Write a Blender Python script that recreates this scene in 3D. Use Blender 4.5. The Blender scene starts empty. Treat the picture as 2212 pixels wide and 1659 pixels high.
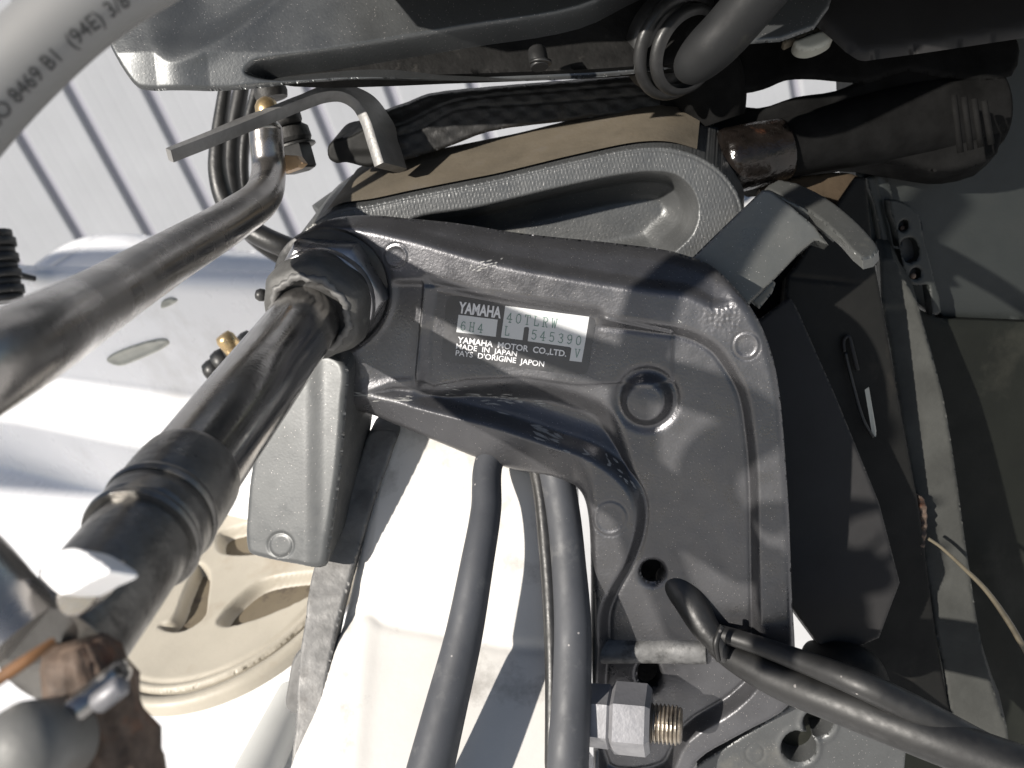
import bpy, math, random
import numpy as np
from mathutils import Vector, Matrix
random.seed(7); rng = np.random.RandomState(7)
S = bpy.context.scene
C = S.collection
# ------------------------------------------------------------------ camera
F, CX, CY = 2100.0, 1106.0, 829.5            # focal length and centre, in units of a 2212 wide picture
PITCH, ROLL = math.radians(31.5), math.radians(-20)
R3 = (Matrix.Rotation(math.pi/2-PITCH, 3, 'X') @ Matrix.Rotation(ROLL, 3, 'Z'))
CAM = Vector((0, 0, 1.75))
cd = bpy.data.cameras.new('camera'); cam = bpy.data.objects.new('camera', cd); C.objects.link(cam)
cam.matrix_world = Matrix.Translation(CAM) @ R3.to_4x4()
cd.sensor_width = 36; cd.lens = F/2212*36; cd.clip_start = 0.01; cd.clip_end = 300
cd.dof.use_dof = True; cd.dof.focus_distance = 0.41; cd.dof.aperture_fstop = 15.0
S.camera = cam
# ------------------------------------------------------------------ light
SUNC = Vector((-0.70, 0.05, 0.70)).normalized()      # towards the sun, camera axes (x right, y up, z back)
SUNW = (R3 @ SUNC).normalized()
w = bpy.data.worlds.new('World'); S.world = w; w.use_nodes = True
nt = w.node_tree
sky = nt.nodes.new('ShaderNodeTexSky'); sky.sky_type = 'NISHITA'; sky.sun_disc = False
sky.sun_elevation = math.asin(SUNW.z); sky.sun_rotation = math.atan2(SUNW.x, SUNW.y)
bg = nt.nodes['Background']; bg.inputs[1].default_value = 0.05
nt.links.new(sky.outputs[0], bg.inputs[0])
sl = bpy.data.lights.new('sun', 'SUN'); sl.energy = 4.4; sl.angle = math.radians(0.9); sl.color = (1, .955, .89)
so = bpy.data.objects.new('sun', sl); C.objects.link(so)
so.rotation_euler = SUNW.to_track_quat('Z', 'Y').to_euler()
S.view_settings.view_transform = 'Standard'; S.view_settings.look = 'None'
S.view_settings.exposure = 0.78; S.view_settings.gamma = 1
S.view_settings.use_white_balance = True; S.view_settings.white_balance_temperature = 6650; S.view_settings.white_balance_tint = 10
S.cycles.max_bounces = 8; S.cycles.use_denoising = True

# ------------------------------------------------------------------ helpers
def dirw(v):                                  # camera axes (x right, y up, z FORWARD) -> world direction
    return (R3 @ Vector((v[0], v[1], -v[2]))).normalized()
def P(px, py, d):
    return CAM + R3 @ Vector(((px-CX)/F*d, (CY-py)/F*d, -d))
def hit(px, py, p0, n):                       # ray through a point of the picture meets a plane
    r = R3 @ Vector(((px-CX)/F, (CY-py)/F, -1))
    return CAM + r*((p0-CAM).dot(n)/r.dot(n))
RN = np.array(R3); CN = np.array(CAM)
UP = Vector((0, 0, 1))
AX = dirw((.24, .76, 1.0))                    # horizontal tilt axis, away from the camera

class Plane:
    def __init__(s, px, py, d, away):
        s.n = -dirw(away); s.o = P(px, py, d); s.N = np.array(s.n)
        s.k = d/F
    def pts(s, x, y):
        r = np.stack([(np.asarray(x, float)-CX)/F, (CY-np.asarray(y, float))/F, -np.ones_like(np.asarray(x, float))], -1) @ RN.T
        t = float((s.o-CAM).dot(s.n))/(r @ s.N)
        return CN + r*t[..., None]
    def pt(s, x, y): return Vector(s.pts(np.array([x]), np.array([y]))[0])

def link(name, me, mat=None, parent=None, smooth=True):
    o = bpy.data.objects.new(name, me); C.objects.link(o)
    if mat: me.materials.append(mat)
    if smooth: me.polygons.foreach_set('use_smooth', [True]*len(me.polygons))
    if parent is not None:
        o.parent = parent; o.matrix_parent_inverse = parent.matrix_world.inverted()
    return o
def mesh(name, v, f, mat=None, parent=None, smooth=True):
    me = bpy.data.meshes.new(name)
    me.from_pydata([tuple(p) for p in v], [], [tuple(int(i) for i in q) for q in f]); me.update()
    return link(name, me, mat, parent, smooth)
def thing(name, label, cat, at, group=None):
    o = bpy.data.objects.new(name, None); C.objects.link(o); o.empty_display_size = .01
    o.matrix_world = Matrix.Translation(at)
    return tag(o, label, cat, group)
def tag(o, label, cat, group=None, kind=None):
    if label: o['label'] = label
    if cat: o['category'] = cat
    if group: o['group'] = group
    if kind: o['kind'] = kind
    return o

def spl(pts, n=8, closed=False):
    p = np.array(pts, float); m = len(p); out = []
    rngi = range(m if closed else m-1)
    for i in rngi:
        if closed: a, b, c, d = p[(i-1) % m], p[i], p[(i+1) % m], p[(i+2) % m]
        else: a, b, c, d = p[max(i-1, 0)], p[i], p[i+1], p[min(i+2, m-1)]
        # centripetal Catmull-Rom
        t0 = 0; t1 = t0+max(np.linalg.norm((b-a)[:2])**.5, 1e-4); t2 = t1+max(np.linalg.norm((c-b)[:2])**.5, 1e-4); t3 = t2+max(np.linalg.norm((d-c)[:2])**.5, 1e-4)
        for k in range(n):
            t = t1+(t2-t1)*k/n
            A1 = a*(t1-t)/(t1-t0)+b*(t-t0)/(t1-t0); A2 = b*(t2-t)/(t2-t1)+c*(t-t1)/(t2-t1); A3 = c*(t3-t)/(t3-t2)+d*(t-t2)/(t3-t2)
            B1 = A1*(t2-t)/(t2-t0)+A2*(t-t0)/(t2-t0); B2 = A2*(t3-t)/(t3-t1)+A3*(t-t1)/(t3-t1)
            out.append(B1*(t2-t)/(t2-t1)+B2*(t-t1)/(t2-t1))
    if not closed: out.append(p[-1])
    return np.array(out)
def seg_near(x, y, poly, closed):
    x = np.asarray(x, float).ravel(); y = np.asarray(y, float).ravel()
    best = np.full(x.shape, 1e18); nx = np.zeros_like(x); ny = np.zeros_like(x)
    inside = np.zeros(x.shape, bool); n = len(poly)
    for i in range(n if closed else n-1):
        ax, ay = poly[i]; bx, by = poly[(i+1) % n]
        dx, dy = bx-ax, by-ay; L = dx*dx+dy*dy
        if L < 1e-12: continue
        t = np.clip(((x-ax)*dx+(y-ay)*dy)/L, 0, 1)
        qx = ax+t*dx; qy = ay+t*dy; d = (x-qx)**2+(y-qy)**2
        m = d < best; best[m] = d[m]; nx[m] = qx[m]; ny[m] = qy[m]
        if closed and ay != by:
            c = ((ay > y) != (by > y)) & (x < (bx-ax)*(y-ay)/(by-ay)+ax)
            inside ^= c
    return np.sqrt(best), nx, ny, inside
def sd(x, y, poly):                           # signed distance, positive inside
    d, _, _, i = seg_near(x, y, poly, True); r = np.where(i, d, -d)
    return r.reshape(np.shape(x))
def dl(x, y, line):
    return seg_near(x, y, line, False)[0].reshape(np.shape(x))
def ss(a, b, x):
    t = np.clip((x-a)/(b-a), 0, 1); return t*t*(3-2*t)

def slab(name, outline, plane, mat, parent=None, res=4, r=6, h=None, holes=(), ext=None, thick=.01, smooth_n=6, back=False):
    """a cast body: its face follows an outline on a plane with relief h (picture units), rounded edge, real thickness along ext"""
    O = spl(outline, smooth_n, True) if smooth_n else np.array(outline, float)
    H = [spl(q, 6, True) for q in holes]
    x0, y0 = O.min(0)-res; x1, y1 = O.max(0)+res
    gx = np.arange(x0, x1+res, res); gy = np.arange(y0, y1+res, res)
    X, Y = np.meshgrid(gx, gy); sh = X.shape
    d, nx, ny, ins = seg_near(X, Y, O, True)
    for q in H:
        d2, mx, my, i2 = seg_near(X, Y, q, True)
        m = d2 < d; d = np.where(m, d2, d); nx = np.where(m, mx, nx); ny = np.where(m, my, ny); ins &= ~i2
    x = np.where(ins, X.ravel(), nx); y = np.where(ins, Y.ravel(), ny); s = np.where(ins, d, 0.0)
    close = ins & (d < res*.35); x = np.where(close, nx, x); y = np.where(close, ny, y); s = np.where(close, 0, s)
    idx = np.arange(x.size).reshape(sh)
    q = np.stack([idx[:-1, :-1], idx[1:, :-1], idx[1:, 1:], idx[:-1, 1:]], -1).reshape(-1, 4)
    q = q[ins[q].any(1)]
    used = np.unique(q); mp = -np.ones(x.size, int); mp[used] = np.arange(used.size)
    x, y, s = x[used], y[used], s[used]; q = mp[q]
    R = r(x, y) if callable(r) else np.full(x.shape, float(r))
    hh = h(x, y, s) if h is not None else np.zeros_like(x)
    u = np.clip(R-s, 0, None); hh = hh-(R-np.sqrt(np.clip(R*R-u*u, 0, None)))
    v = plane.pts(x, y)+plane.N*(hh*plane.k)[:, None]
    e = np.concatenate([q[:, [0, 1]], q[:, [1, 2]], q[:, [2, 3]], q[:, [3, 0]]])
    key = np.sort(e, 1); _, inv, cnt = np.unique(key, axis=0, return_inverse=True, return_counts=True)
    b = e[cnt[inv.ravel()] == 1]
    E = np.array(ext if ext is not None else -plane.n)*thick
    bu = np.unique(b); m2 = -np.ones(len(v), int); m2[bu] = np.arange(bu.size)
    n0 = len(v); top = v[bu]; bot = v[bu]+E-plane.N*(hh[bu]*plane.k)[:, None]*0
    V = np.concatenate([v, top, bot]); nb = bu.size
    side = np.stack([b[:, 1]*0+n0+m2[b[:, 1]], n0+m2[b[:, 0]], n0+nb+m2[b[:, 0]], n0+nb+m2[b[:, 1]]], -1)
    fs = [q, side]
    if back:
        V = np.concatenate([V, v+E]); fs.append(q[:, ::-1]+n0+2*nb)
    Q = np.concatenate(fs)
    me = bpy.data.meshes.new(name)
    me.vertices.add(len(V)); me.vertices.foreach_set('co', V.astype(np.float32).ravel())
    me.loops.add(Q.size); me.loops.foreach_set('vertex_index', Q.astype(np.int32).ravel())
    me.polygons.add(len(Q)); me.polygons.foreach_set('loop_start', (np.arange(len(Q))*4).astype(np.int32))
    me.update(calc_edges=True); me.validate()
    return link(name, me, mat, parent)

def sweep(name, path, prof, mat, parent=None, upv=None, caps=True, smooth=True):
    """path: Nx3 world, prof: function(i)->Mx2 section (metres) or MxN array"""
    path = np.array([tuple(p) for p in path]); n = len(path)
    T = np.gradient(path, axis=0); T /= np.linalg.norm(T, axis=1)[:, None]
    up = np.array(upv if upv is not None else (R3 @ Vector((0, 1, 0))))
    v = []; f = []; N = None; m = None
    for i in range(n):
        if N is None or upv is not None: N = up-T[i]*up.dot(T[i])
        else: N = N-T[i]*N.dot(T[i])
        N /= np.linalg.norm(N); B = np.cross(T[i], N)
        s = prof(i) if callable(prof) else prof
        m = len(s)
        for a, b in s: v.append(path[i]+N*b+B*a)
    for i in range(n-1):
        for j in range(m):
            k = (j+1) % m; f.append((i*m+j, i*m+k, (i+1)*m+k, (i+1)*m+j))
    if caps:
        f.append(tuple(range(m-1, -1, -1))); f.append(tuple((n-1)*m+j for j in range(m)))
    return mesh(name, v, f, mat, parent, smooth)
def circ(r, n=24, sq=0): return [(r*math.cos(2*math.pi*j/n), r*math.sin(2*math.pi*j/n)) for j in range(n)]
def tube(name, pts, mat, parent=None, n=10, seg=28, wob=None, caps=True):
    """pts: (px, py, depth, radius in picture units at that depth)"""
    q = spl(pts, n) if len(pts) > 2 else np.array([np.array(pts[0])+(np.array(pts[1])-np.array(pts[0]))*k/n for k in range(n+1)])
    path = [P(*a[:3]) for a in q]; rad = [a[3]*a[2]/F for a in q]
    def pr(i):
        r = rad[i]*(1 if wob is None else wob(i/(len(q)-1)))
        return circ(r, seg)
    o = sweep(name, path, pr, mat, parent, caps=caps)
    for pl in o.data.polygons:
        if len(pl.vertices) > 4: pl.use_smooth = False
    return o
def lathe(name, c, axis, prof, mat, parent=None, n=40, rot=0, smooth=True, squash=None, cap=True):
    """prof: (radius m, height m along axis)"""
    a = np.array(axis, float); a /= np.linalg.norm(a)
    t = np.array(R3 @ Vector((0, 1, 0))); x = t-a*t.dot(a)
    if np.linalg.norm(x) < .1: t = np.array(R3 @ Vector((1, 0, 0))); x = t-a*t.dot(a)
    x /= np.linalg.norm(x); y = np.cross(a, x); c = np.array(c)
    v = []; f = []
    for (r, z) in prof:
        for j in range(n):
            th = rot+2*math.pi*j/n; k = 1 if squash is None else squash(th, z)
            v.append(c+a*z+(x*math.cos(th)+y*math.sin(th))*r*k)
    for i in range(len(prof)-1):
        for j in range(n):
            k = (j+1) % n; f.append((i*n+j, i*n+k, (i+1)*n+k, (i+1)*n+j))
    if cap: f.append(tuple(range(n-1, -1, -1))); f.append(tuple((len(prof)-1)*n+j for j in range(n)))
    return mesh(name, v, f, mat, parent, smooth)
def autosmooth(o, deg=35):
    me = o.data; ang = math.radians(deg); me.update()
    fn = {}
    for p in me.polygons:
        for ek in p.edge_keys: fn.setdefault(ek, []).append(p.normal)
    at = me.attributes.new('sharp_edge', 'BOOLEAN', 'EDGE')
    vals = [False]*len(me.edges)
    for i, e in enumerate(me.edges):
        l = fn.get(tuple(sorted(e.vertices)), [])
        if len(l) == 2 and l[0].length > 0 and l[1].length > 0 and l[0].angle(l[1]) > ang: vals[i] = True
    at.data.foreach_set('value', vals)
    return o
def quad(name, pts, mat, parent=None): return mesh(name, pts, [tuple(range(len(pts)))], mat, parent, False)

# ------------------------------------------------------------------ materials
def mat(name, base, rough=.5, metal=0, var=.25, vscale=60, bump=.0, bscale=400, flakes=0, fscale=900, dirt=None, dscale=25, damt=.5, dth=.55,
        scratch=None, samt=.5, spec=.5, coat=0, col2=None):
    m = bpy.data.materials.new(name); m.use_nodes = True; t = m.node_tree; N = t.nodes; L = t.links
    b = N['Principled BSDF']; b.inputs['Roughness'].default_value = rough; b.inputs['Metallic'].default_value = metal
    b.inputs['Specular IOR Level'].default_value = spec
    if coat: b.inputs['Coat Weight'].default_value = coat; b.inputs['Coat Roughness'].default_value = .15
    tc = N.new('ShaderNodeTexCoord'); co = tc.outputs['Object']
    def noise(sc, det=6, rg=.6, vec=None):
        n = N.new('ShaderNodeTexNoise'); n.inputs['Scale'].default_value = sc; n.inputs['Detail'].default_value = det; n.inputs['Roughness'].default_value = rg
        L.new(vec or co, n.inputs['Vector']); return n.outputs['Fac']
    def ramp(x, a, c, lo=0, hi=1):
        r = N.new('ShaderNodeMapRange'); r.inputs[1].default_value = a; r.inputs[2].default_value = c; r.inputs[3].default_value = lo; r.inputs[4].default_value = hi
        L.new(x, r.inputs[0]); return r.outputs[0]
    def mix(fac, a, c):
        x = N.new('ShaderNodeMix'); x.data_type = 'RGBA'
        if isinstance(fac, float): x.inputs[0].default_value = fac
        else: L.new(fac, x.inputs[0])
        for i, q in ((6, a), (7, c)):
            if isinstance(q, tuple): x.inputs[i].default_value = q+(1,)
            else: L.new(q, x.inputs[i])
        return x.outputs[2]
    lo = tuple(k*(1-var) for k in base); hi = tuple(min(1, k*(1+var)) for k in (col2 or base))
    col = mix(ramp(noise(vscale), .3, .7), lo, hi)
    rg = ramp(noise(vscale*2.3), .3, .7, max(.03, rough-.1), min(1, rough+.12))
    if dirt:
        f = ramp(noise(dscale, 9, .68), dth, dth+.14, 0, damt); col = mix(f, col, dirt)
    if scratch:
        mp = N.new('ShaderNodeMapping'); mp.inputs['Scale'].default_value = (1, 9, 9); mp.inputs['Rotation'].default_value = (.4, .6, .5); L.new(co, mp.inputs[0])
        f = ramp(noise(70, 7, .7, mp.outputs[0]), .68, .74, 0, samt); col = mix(f, col, scratch)
    if flakes:
        vo = N.new('ShaderNodeTexVoronoi'); vo.inputs['Scale'].default_value = fscale; L.new(co, vo.inputs['Vector'])
        sp = N.new('ShaderNodeSeparateColor'); L.new(vo.outputs['Color'], sp.inputs[0])
        a = ramp(sp.outputs[0], 1-flakes, 1-flakes+.004); c2 = ramp(vo.outputs['Distance'], .42, .25)
        mu = N.new('ShaderNodeMath'); mu.operation = 'MULTIPLY'; L.new(a, mu.inputs[0]); L.new(c2, mu.inputs[1])
        col = mix(mu.outputs[0], col, (.42, .395, .38))
    L.new(col, b.inputs['Base Color']); L.new(rg, b.inputs['Roughness'])
    if bump:
        bu = N.new('ShaderNodeBump'); bu.inputs['Strength'].default_value = bump; bu.inputs['Distance'].default_value = .0008
        L.new(noise(bscale, 3, .5), bu.inputs['Height']); L.new(bu.outputs[0], b.inputs['Normal'])
    return m
M = {}
M['paint'] = mat('bracket_paint', (.104, .104, .110), .33, .72, .12, 40, .15, 900, flakes=.022, fscale=2400, dirt=(.22, .21, .19), dscale=30, damt=.5, dth=.62, scratch=(.42, .42, .42), samt=.35)
M['paint2'] = mat('swivel_paint', (.082, .085, .086), .42, .35, .12, 40, .25, 700, flakes=.018, fscale=2200, dirt=(.2, .19, .16), dscale=22, damt=.4, dth=.6)
M['dust'] = mat('dusty_paint', (.105, .088, .064), .75, 0, .3, 30, .2, 500, dirt=(.10, .09, .08), dscale=30, damt=.7, dth=.55)
M['stop'] = mat('stop_paint', (.088, .091, .088), .33, .35, .1, 35, .12, 500, flakes=.012, fscale=2400, dirt=(.26, .25, .2), dscale=35, damt=.5, dth=.64)
M['cowl'] = mat('cowl_paint', (.082, .086, .088), .36, .6, .1, 20, .10, 900, flakes=.03, fscale=2400)
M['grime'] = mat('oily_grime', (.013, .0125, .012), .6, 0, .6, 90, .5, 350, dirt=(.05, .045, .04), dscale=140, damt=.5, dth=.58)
M['black'] = mat('black_rubber', (.016, .016, .016), .42, 0, .4, 60, .25, 300, dirt=(.06, .055, .05), dscale=60, damt=.5, dth=.58)
M['blackm'] = mat('black_plastic', (.011, .011, .011), .5, 0, .4, 60, .1, 300, flakes=.004, fscale=500)
M['rod'] = mat('dull_steel', (.36, .342, .325), .27, .9, .2, 20, .1, 500, dirt=(.09, .075, .06), dscale=25, damt=.5, dth=.58)
M['tube'] = mat('dark_steel', (.34, .328, .315), .17, .92, .15, 25, .08, 700, flakes=.01, fscale=900, scratch=(.3, .29, .28), samt=.3)
M['hose'] = mat('white_hose', (.195, .195, .192), .5, 0, .04, 30, .05, 200)
M['ink'] = mat('black_ink', (.03, .03, .03), .6, 0, .2, 300)
M['gel'] = mat('white_gelcoat', (.78, .78, .79), .3, 0, .03, 8, dirt=(.45, .43, .40), dscale=10, damt=.4, dth=.56)
M['transom'] = mat('worn_white_board', (.56, .545, .52), .5, 0, .08, 14, .1, 300, dirt=(.12, .105, .09), dscale=26, damt=.5, dth=.555, scratch=(.3, .28, .28), samt=.35)
M['alu'] = mat('weathered_aluminium', (.15, .148, .145), .6, .3, .35, 60, .5, 220, dirt=(.09, .085, .08), dscale=60, damt=.7, dth=.54)
M['lip'] = mat('dirty_lip', (.12, .12, .12), .6, .2, .4, 80, .6, 260, dirt=(.015, .015, .014), dscale=70, damt=.95, dth=.48)
M['hook'] = mat('worn_grey_bar', (.19, .187, .182), .5, .3, .25, 60, .3, 500, dirt=(.05, .045, .04), dscale=60, damt=.5, dth=.58)
M['cap'] = mat('scuffed_cap', (.062, .061, .058), .55, 0, .3, 70, .4, 400, dirt=(.17, .165, .15), dscale=80, damt=.6, dth=.60)
M['pitch'] = mat('black_yoke', (.006, .006, .006), .85, 0, .5, 60, .3, 300, spec=.08)  # black metal, darkened further for the shade it lies in
M['jaw'] = mat('jaw_paint', (.085, .088, .089), .42, .4, .1, 40, .05, 800, flakes=.02, fscale=2200)
M['rustw'] = mat('rusty_seam', (.13, .06, .022), .7, 0, .5, 90, .3, 300)
M['dome'] = mat('dull_dome', (.13, .13, .125), .55, .1, .15, 60, .2, 300)
M['grim'] = mat('grimy_steel', (.19, .183, .172), .34, .75, .35, 45, .25, 400, dirt=(.03, .027, .024), dscale=45, damt=.75, dth=.52, scratch=(.3, .29, .27), samt=.35)
M['conduit'] = mat('dark_conduit', (.012, .0125, .013), .6, 0, .2, 30, .12, 300, dirt=(.07, .065, .05), dscale=40, damt=.4, dth=.62, spec=.18)
M['scuff'] = mat('bare_scuff', (.24, .24, .235), .6, .2, .3, 300)
M['sheath'] = mat('dull_sheath', (.10, .085, .058), .4, 0, .5, 40, .1, 300)
M['undershade'] = mat('shaded_grimy_underside', (.008, .0078, .0075), .75, 0, .5, 90, .5, 350, dirt=(.045, .042, .038), dscale=160, damt=.55, dth=.6, spec=.15)
M['nutm'] = mat('worn_hex_steel', (.33, .325, .33), .3, .85, .25, 40, .2, 400, dirt=(.03, .028, .026), dscale=40, damt=.8, dth=.56, scratch=(.5, .49, .47), samt=.35)
M['tanp'] = mat('brown_dirt', (.045, .032, .02), .8, 0, .4, 40, .3, 400, spec=.2)
M['bar'] = mat('galvanised_bar', (.040, .041, .038), .7, 0, .25, 40, .35, 250, dirt=(.33, .13, .05), dscale=28, damt=.8, dth=.70, spec=.18)
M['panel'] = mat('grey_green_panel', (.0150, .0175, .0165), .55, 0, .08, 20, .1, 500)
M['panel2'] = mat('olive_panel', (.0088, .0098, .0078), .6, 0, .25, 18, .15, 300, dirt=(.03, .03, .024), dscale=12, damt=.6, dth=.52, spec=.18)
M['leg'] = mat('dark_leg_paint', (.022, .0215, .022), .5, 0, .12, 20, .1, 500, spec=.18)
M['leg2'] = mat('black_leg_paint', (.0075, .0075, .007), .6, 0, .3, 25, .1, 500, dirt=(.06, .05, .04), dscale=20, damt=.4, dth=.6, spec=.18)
M['cream'] = mat('cream_plastic', (.37, .338, .278), .5, 0, .1, 18, .15, 400, dirt=(.25, .20, .14), dscale=16, damt=.55, dth=.55)
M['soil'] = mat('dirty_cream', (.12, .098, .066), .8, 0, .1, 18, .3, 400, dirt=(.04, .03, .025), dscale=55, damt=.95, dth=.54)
M['siding'] = mat('white_siding', (.325, .335, .355), .5, 0, .07, 2.5, 0)
M['sidinggap'] = mat('shaded_siding_groove', (.27, .27, .31), .6, 0, .05, 2)  # darker bluish tone puts the shade of the grooves into the colour
M['concrete'] = mat('pale_concrete', (.5, .5, .5), .8, 0, .1, 3)
M['cable'] = mat('grey_cable', (.046, .049, .056), .6, 0, .12, 40, .08, 400, flakes=.003, fscale=700, dirt=(.15, .15, .148), dscale=50, damt=.5, dth=.57, scratch=(.4, .4, .39), samt=.45)
M['zinc'] = mat('zinc_plate', (.20, .20, .212), .45, .35, .15, 70, .15, 500, dirt=(.42, .30, .2), dscale=60, damt=.4, dth=.62)
M['thread'] = mat('worn_thread', (.27, .235, .19), .35, .7, .35, 120, .2, 500, dirt=(.05, .045, .04), dscale=90, damt=.8, dth=.5)
M['brass'] = mat('brass', (.45, .33, .18), .3, .8, .25, 60, .2, 400, dirt=(.08, .05, .03), dscale=80, damt=.7, dth=.56)
M['tan'] = mat('lit_tan', (.55, .36, .2), .5, 0, .2, 60, .1, 400)
M['rust'] = mat('rusty_iron', (.10, .07, .052), .75, .1, .6, 110, 1.0, 260, dirt=(.15, .06, .028), dscale=70, damt=.9, dth=.52)
M['oil'] = mat('oily_iron', (.010, .008, .007), .2, .2, .6, 110, .7, 300, dirt=(.09, .034, .017), dscale=60, damt=.8, dth=.62)
M['white'] = mat('label_white', (.47, .48, .485), .45, 0, .03, 60)
M['sticker'] = mat('label_film', (.085, .085, .089), .33, .7, .06, 60)
M['letter'] = mat('label_letter', (.6, .6, .61), .5, 0, .03, 60)
M['green'] = mat('faded_green_ink', (.11, .185, .155), .6, 0, .15, 300)
M['chrome'] = mat('chrome', (.75, .75, .77), .12, 1, .03, 20)
M['clip'] = mat('pale_clip', (.35, .35, .31), .55, 0, .2, 40, .2, 300)
M['greypipe'] = mat('grey_pvc', (.45, .45, .43), .5, 0, .06, 20)

# ================================================================== SETTING
g = mesh('ground', [(-60, -40, 0), (60, -40, 0), (60, 80, 0), (-60, 80, 0)], [(0, 1, 2, 3)], M['concrete'], None, False); tag(g, 'pale concrete ground far below the outboard motor', 'ground', kind='structure')
# siding wall
WY = 3.6
wall = thing('siding_wall', 'white metal siding wall with dark vertical grooves in the background', 'wall', Vector((0, WY, 0)))
YAW = math.radians(-4)
wn = Vector((math.sin(YAW), -math.cos(YAW), 0)); wt = Vector((math.cos(YAW), math.sin(YAW), 0)); w0 = Vector((0, WY, 0))
gx = [(hit(px, py, w0, wn)-w0).dot(wt) for px, py in ((12, 240), (150, 191), (318, 191), (492, 190), (666, 185), (835, 171), (1013, 157), (1197, 150), (1385, 137))]
stp = (gx[-1]-gx[0])/8
gx = [gx[0]-stp*k for k in (4, 3, 2, 1)]+gx+[gx[-1]+stp*k for k in range(1, 7)]
gw = .024
def box_on_wall(name, a, b, z0, z1, d0, d1, m, par):
    v = [w0+wt*x+wn*y+UP*z for z in (z0, z1) for (x, y) in ((a, d0), (b, d0), (b, d1), (a, d1))]
    return mesh(name, v, [(0, 1, 5, 4), (1, 2, 6, 5), (2, 3, 7, 6), (3, 0, 4, 7), (4, 5, 6, 7), (3, 2, 1, 0)], m, par, False)
for a, b in zip(gx[:-1], gx[1:]):
    A, B = a+gw, b-gw
    sec = [(A-.006, -.02), (A, -.001), (A+.004, 0)]
    for k in (1, 2, 3):
        c = A+(B-A)*k/4; sec += [(c-.006, 0), (c-.003, -.0003), (c+.003, -.0003), (c+.006, 0)]
    sec += [(B-.004, 0), (B, -.001), (B+.006, -.02)]
    v = [w0+wt*x+wn*y+UP*z for z in (.05, 3.4) for x, y in sec]; n = len(sec)
    mesh('panel', v, [(i, i+1, n+i+1, n+i) for i in range(n-1)], M['siding'], wall, False)
box_on_wall('backing_sheet', gx[0]-.3, gx[-1]+.3, .05, 3.4, -.06, -.021, M['sidinggap'], wall)
box_on_wall('coping', gx[0]-.3, gx[-1]+.3, 3.401, 3.5, -.10, .03, M['siding'], wall)

# boat: splash well behind the motor bracket
bdir = dirw((1, -.10, -.714)); bdir = (bdir-UP*bdir.dot(UP)).normalized()
vn = bdir.cross(UP).normalized()
A0 = P(0, 806, 1.0)
T0 = hit(0, 590, A0, vn); T1 = hit(0, 572, T0, UP)
F0 = hit(0, 893, A0, UP); G0 = hit(0, 1005, F0, vn); G1 = hit(0, 1900, G0, UP)
boat = thing('boat', 'white fibreglass boat with stepped splash well behind the motor', 'boat', G0)
def fillet(pts, r, n=6):
    out = [pts[0]]
    for i in range(1, len(pts)-1):
        a = (pts[i-1]-pts[i]).normalized(); c = (pts[i+1]-pts[i]).normalized()
        p0 = pts[i]+a*r; p2 = pts[i]+c*r
        for k in range(n+1):
            t = k/n; out.append(p0*(1-t)**2+pts[i]*2*t*(1-t)+p2*t*t)
    return out+[pts[-1]]
prof = fillet([T1, T0, A0, F0, G0, G1], .022)
def loft(name, prof, d, l0, l1, m, par, n=1):
    v = [p+d*(l0+(l1-l0)*k/n) for k in range(n+1) for p in prof]; q = len(prof)
    return mesh(name, v, [(k*q+i, k*q+i+1, (k+1)*q+i+1, (k+1)*q+i) for k in range(n) for i in range(q-1)], m, par)
loft('splash_well', prof, bdir, -.35, .62, M['gel'], boat)
SHADEL = SUNW
def shade_board(name, pix, p0, n, t, m):  # unseen boards added outside the view, shaped to shade the well and gunwale
    q = [hit(x, y, p0, n)+SUNW*t for x, y in pix]
    c = sum(q, Vector())/len(q); k = len(q)
    v = q+[p+SUNW*.03 for p in q]
    return mesh(name, v, [tuple(range(k)), tuple(range(2*k-1, k-1, -1))]+[(i, (i+1) % k, k+(i+1) % k, k+i) for i in range(k)], m, boat, False)
shade_board('bulkhead_shade_board', [(-200, 560), (300, 520), (700, 520), (700, 915), (427, 866), (137, 824), (-200, 772)], A0, vn, .9, M['gel'])
shade_board('ledge_shade_board', [(-300, 868), (27, 907), (335, 968), (430, 990), (430, 1100), (-300, 1010)], F0, vn, .9, M['gel'])
shade_board('gunwale_shade_board', [(-140, 535), (250, 525), (420, 528), (700, 560), (700, 700), (-140, 700)], P(240, 560, 1.33), R3 @ Vector((0, 0, 1)), .9, M['gel'])
# recessed slot plate on the bulkhead
BP = Plane(300, 760, 1, (0, 0, 1)); BP.n = -vn if (CAM-A0).dot(-vn) > 0 else vn; BP.N = np.array(BP.n); BP.o = A0
BP.k = (BP.pt(300, 760)-CAM).length/F
slot = slab('drain_plate', [(232, 776), (244, 764), (330, 734), (360, 732), (366, 741), (352, 752), (282, 783), (262, 789), (240, 784)], BP, M['clip'], boat, res=3, r=3, h=lambda x, y, s: 5-2.5*ss(4, 8, s), thick=.006)
slab('drain_plate', [(352, 650), (372, 642), (384, 648), (370, 658), (350, 664)], BP, M['clip'], boat, res=3, r=3, h=lambda x, y, s: 5-2.5*ss(4, 8, s), thick=.006)
# rounded moulding beyond
gp = Plane(240, 540, 1.35, (-.1, .1, 1))
seams = [[(20, 590), (55, 540), (118, 492)], [(70, 600), (150, 548), (205, 505), (262, 478)]]
def hg(x, y, s): return sum(-7*np.exp(-(dl(x, y, spl(q, 6))/2.6)**2) for q in seams)
slab('gunwale_moulding', [(-120, 680), (20, 590), (60, 558), (103, 530), (154, 508), (240, 500), (342, 510), (470, 536), (640, 558), (660, 640), (300, 680)], gp, M['gel'], boat, res=4, r=85, h=hg, thick=.08, ext=dirw((0, -.3, 1)))
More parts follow.
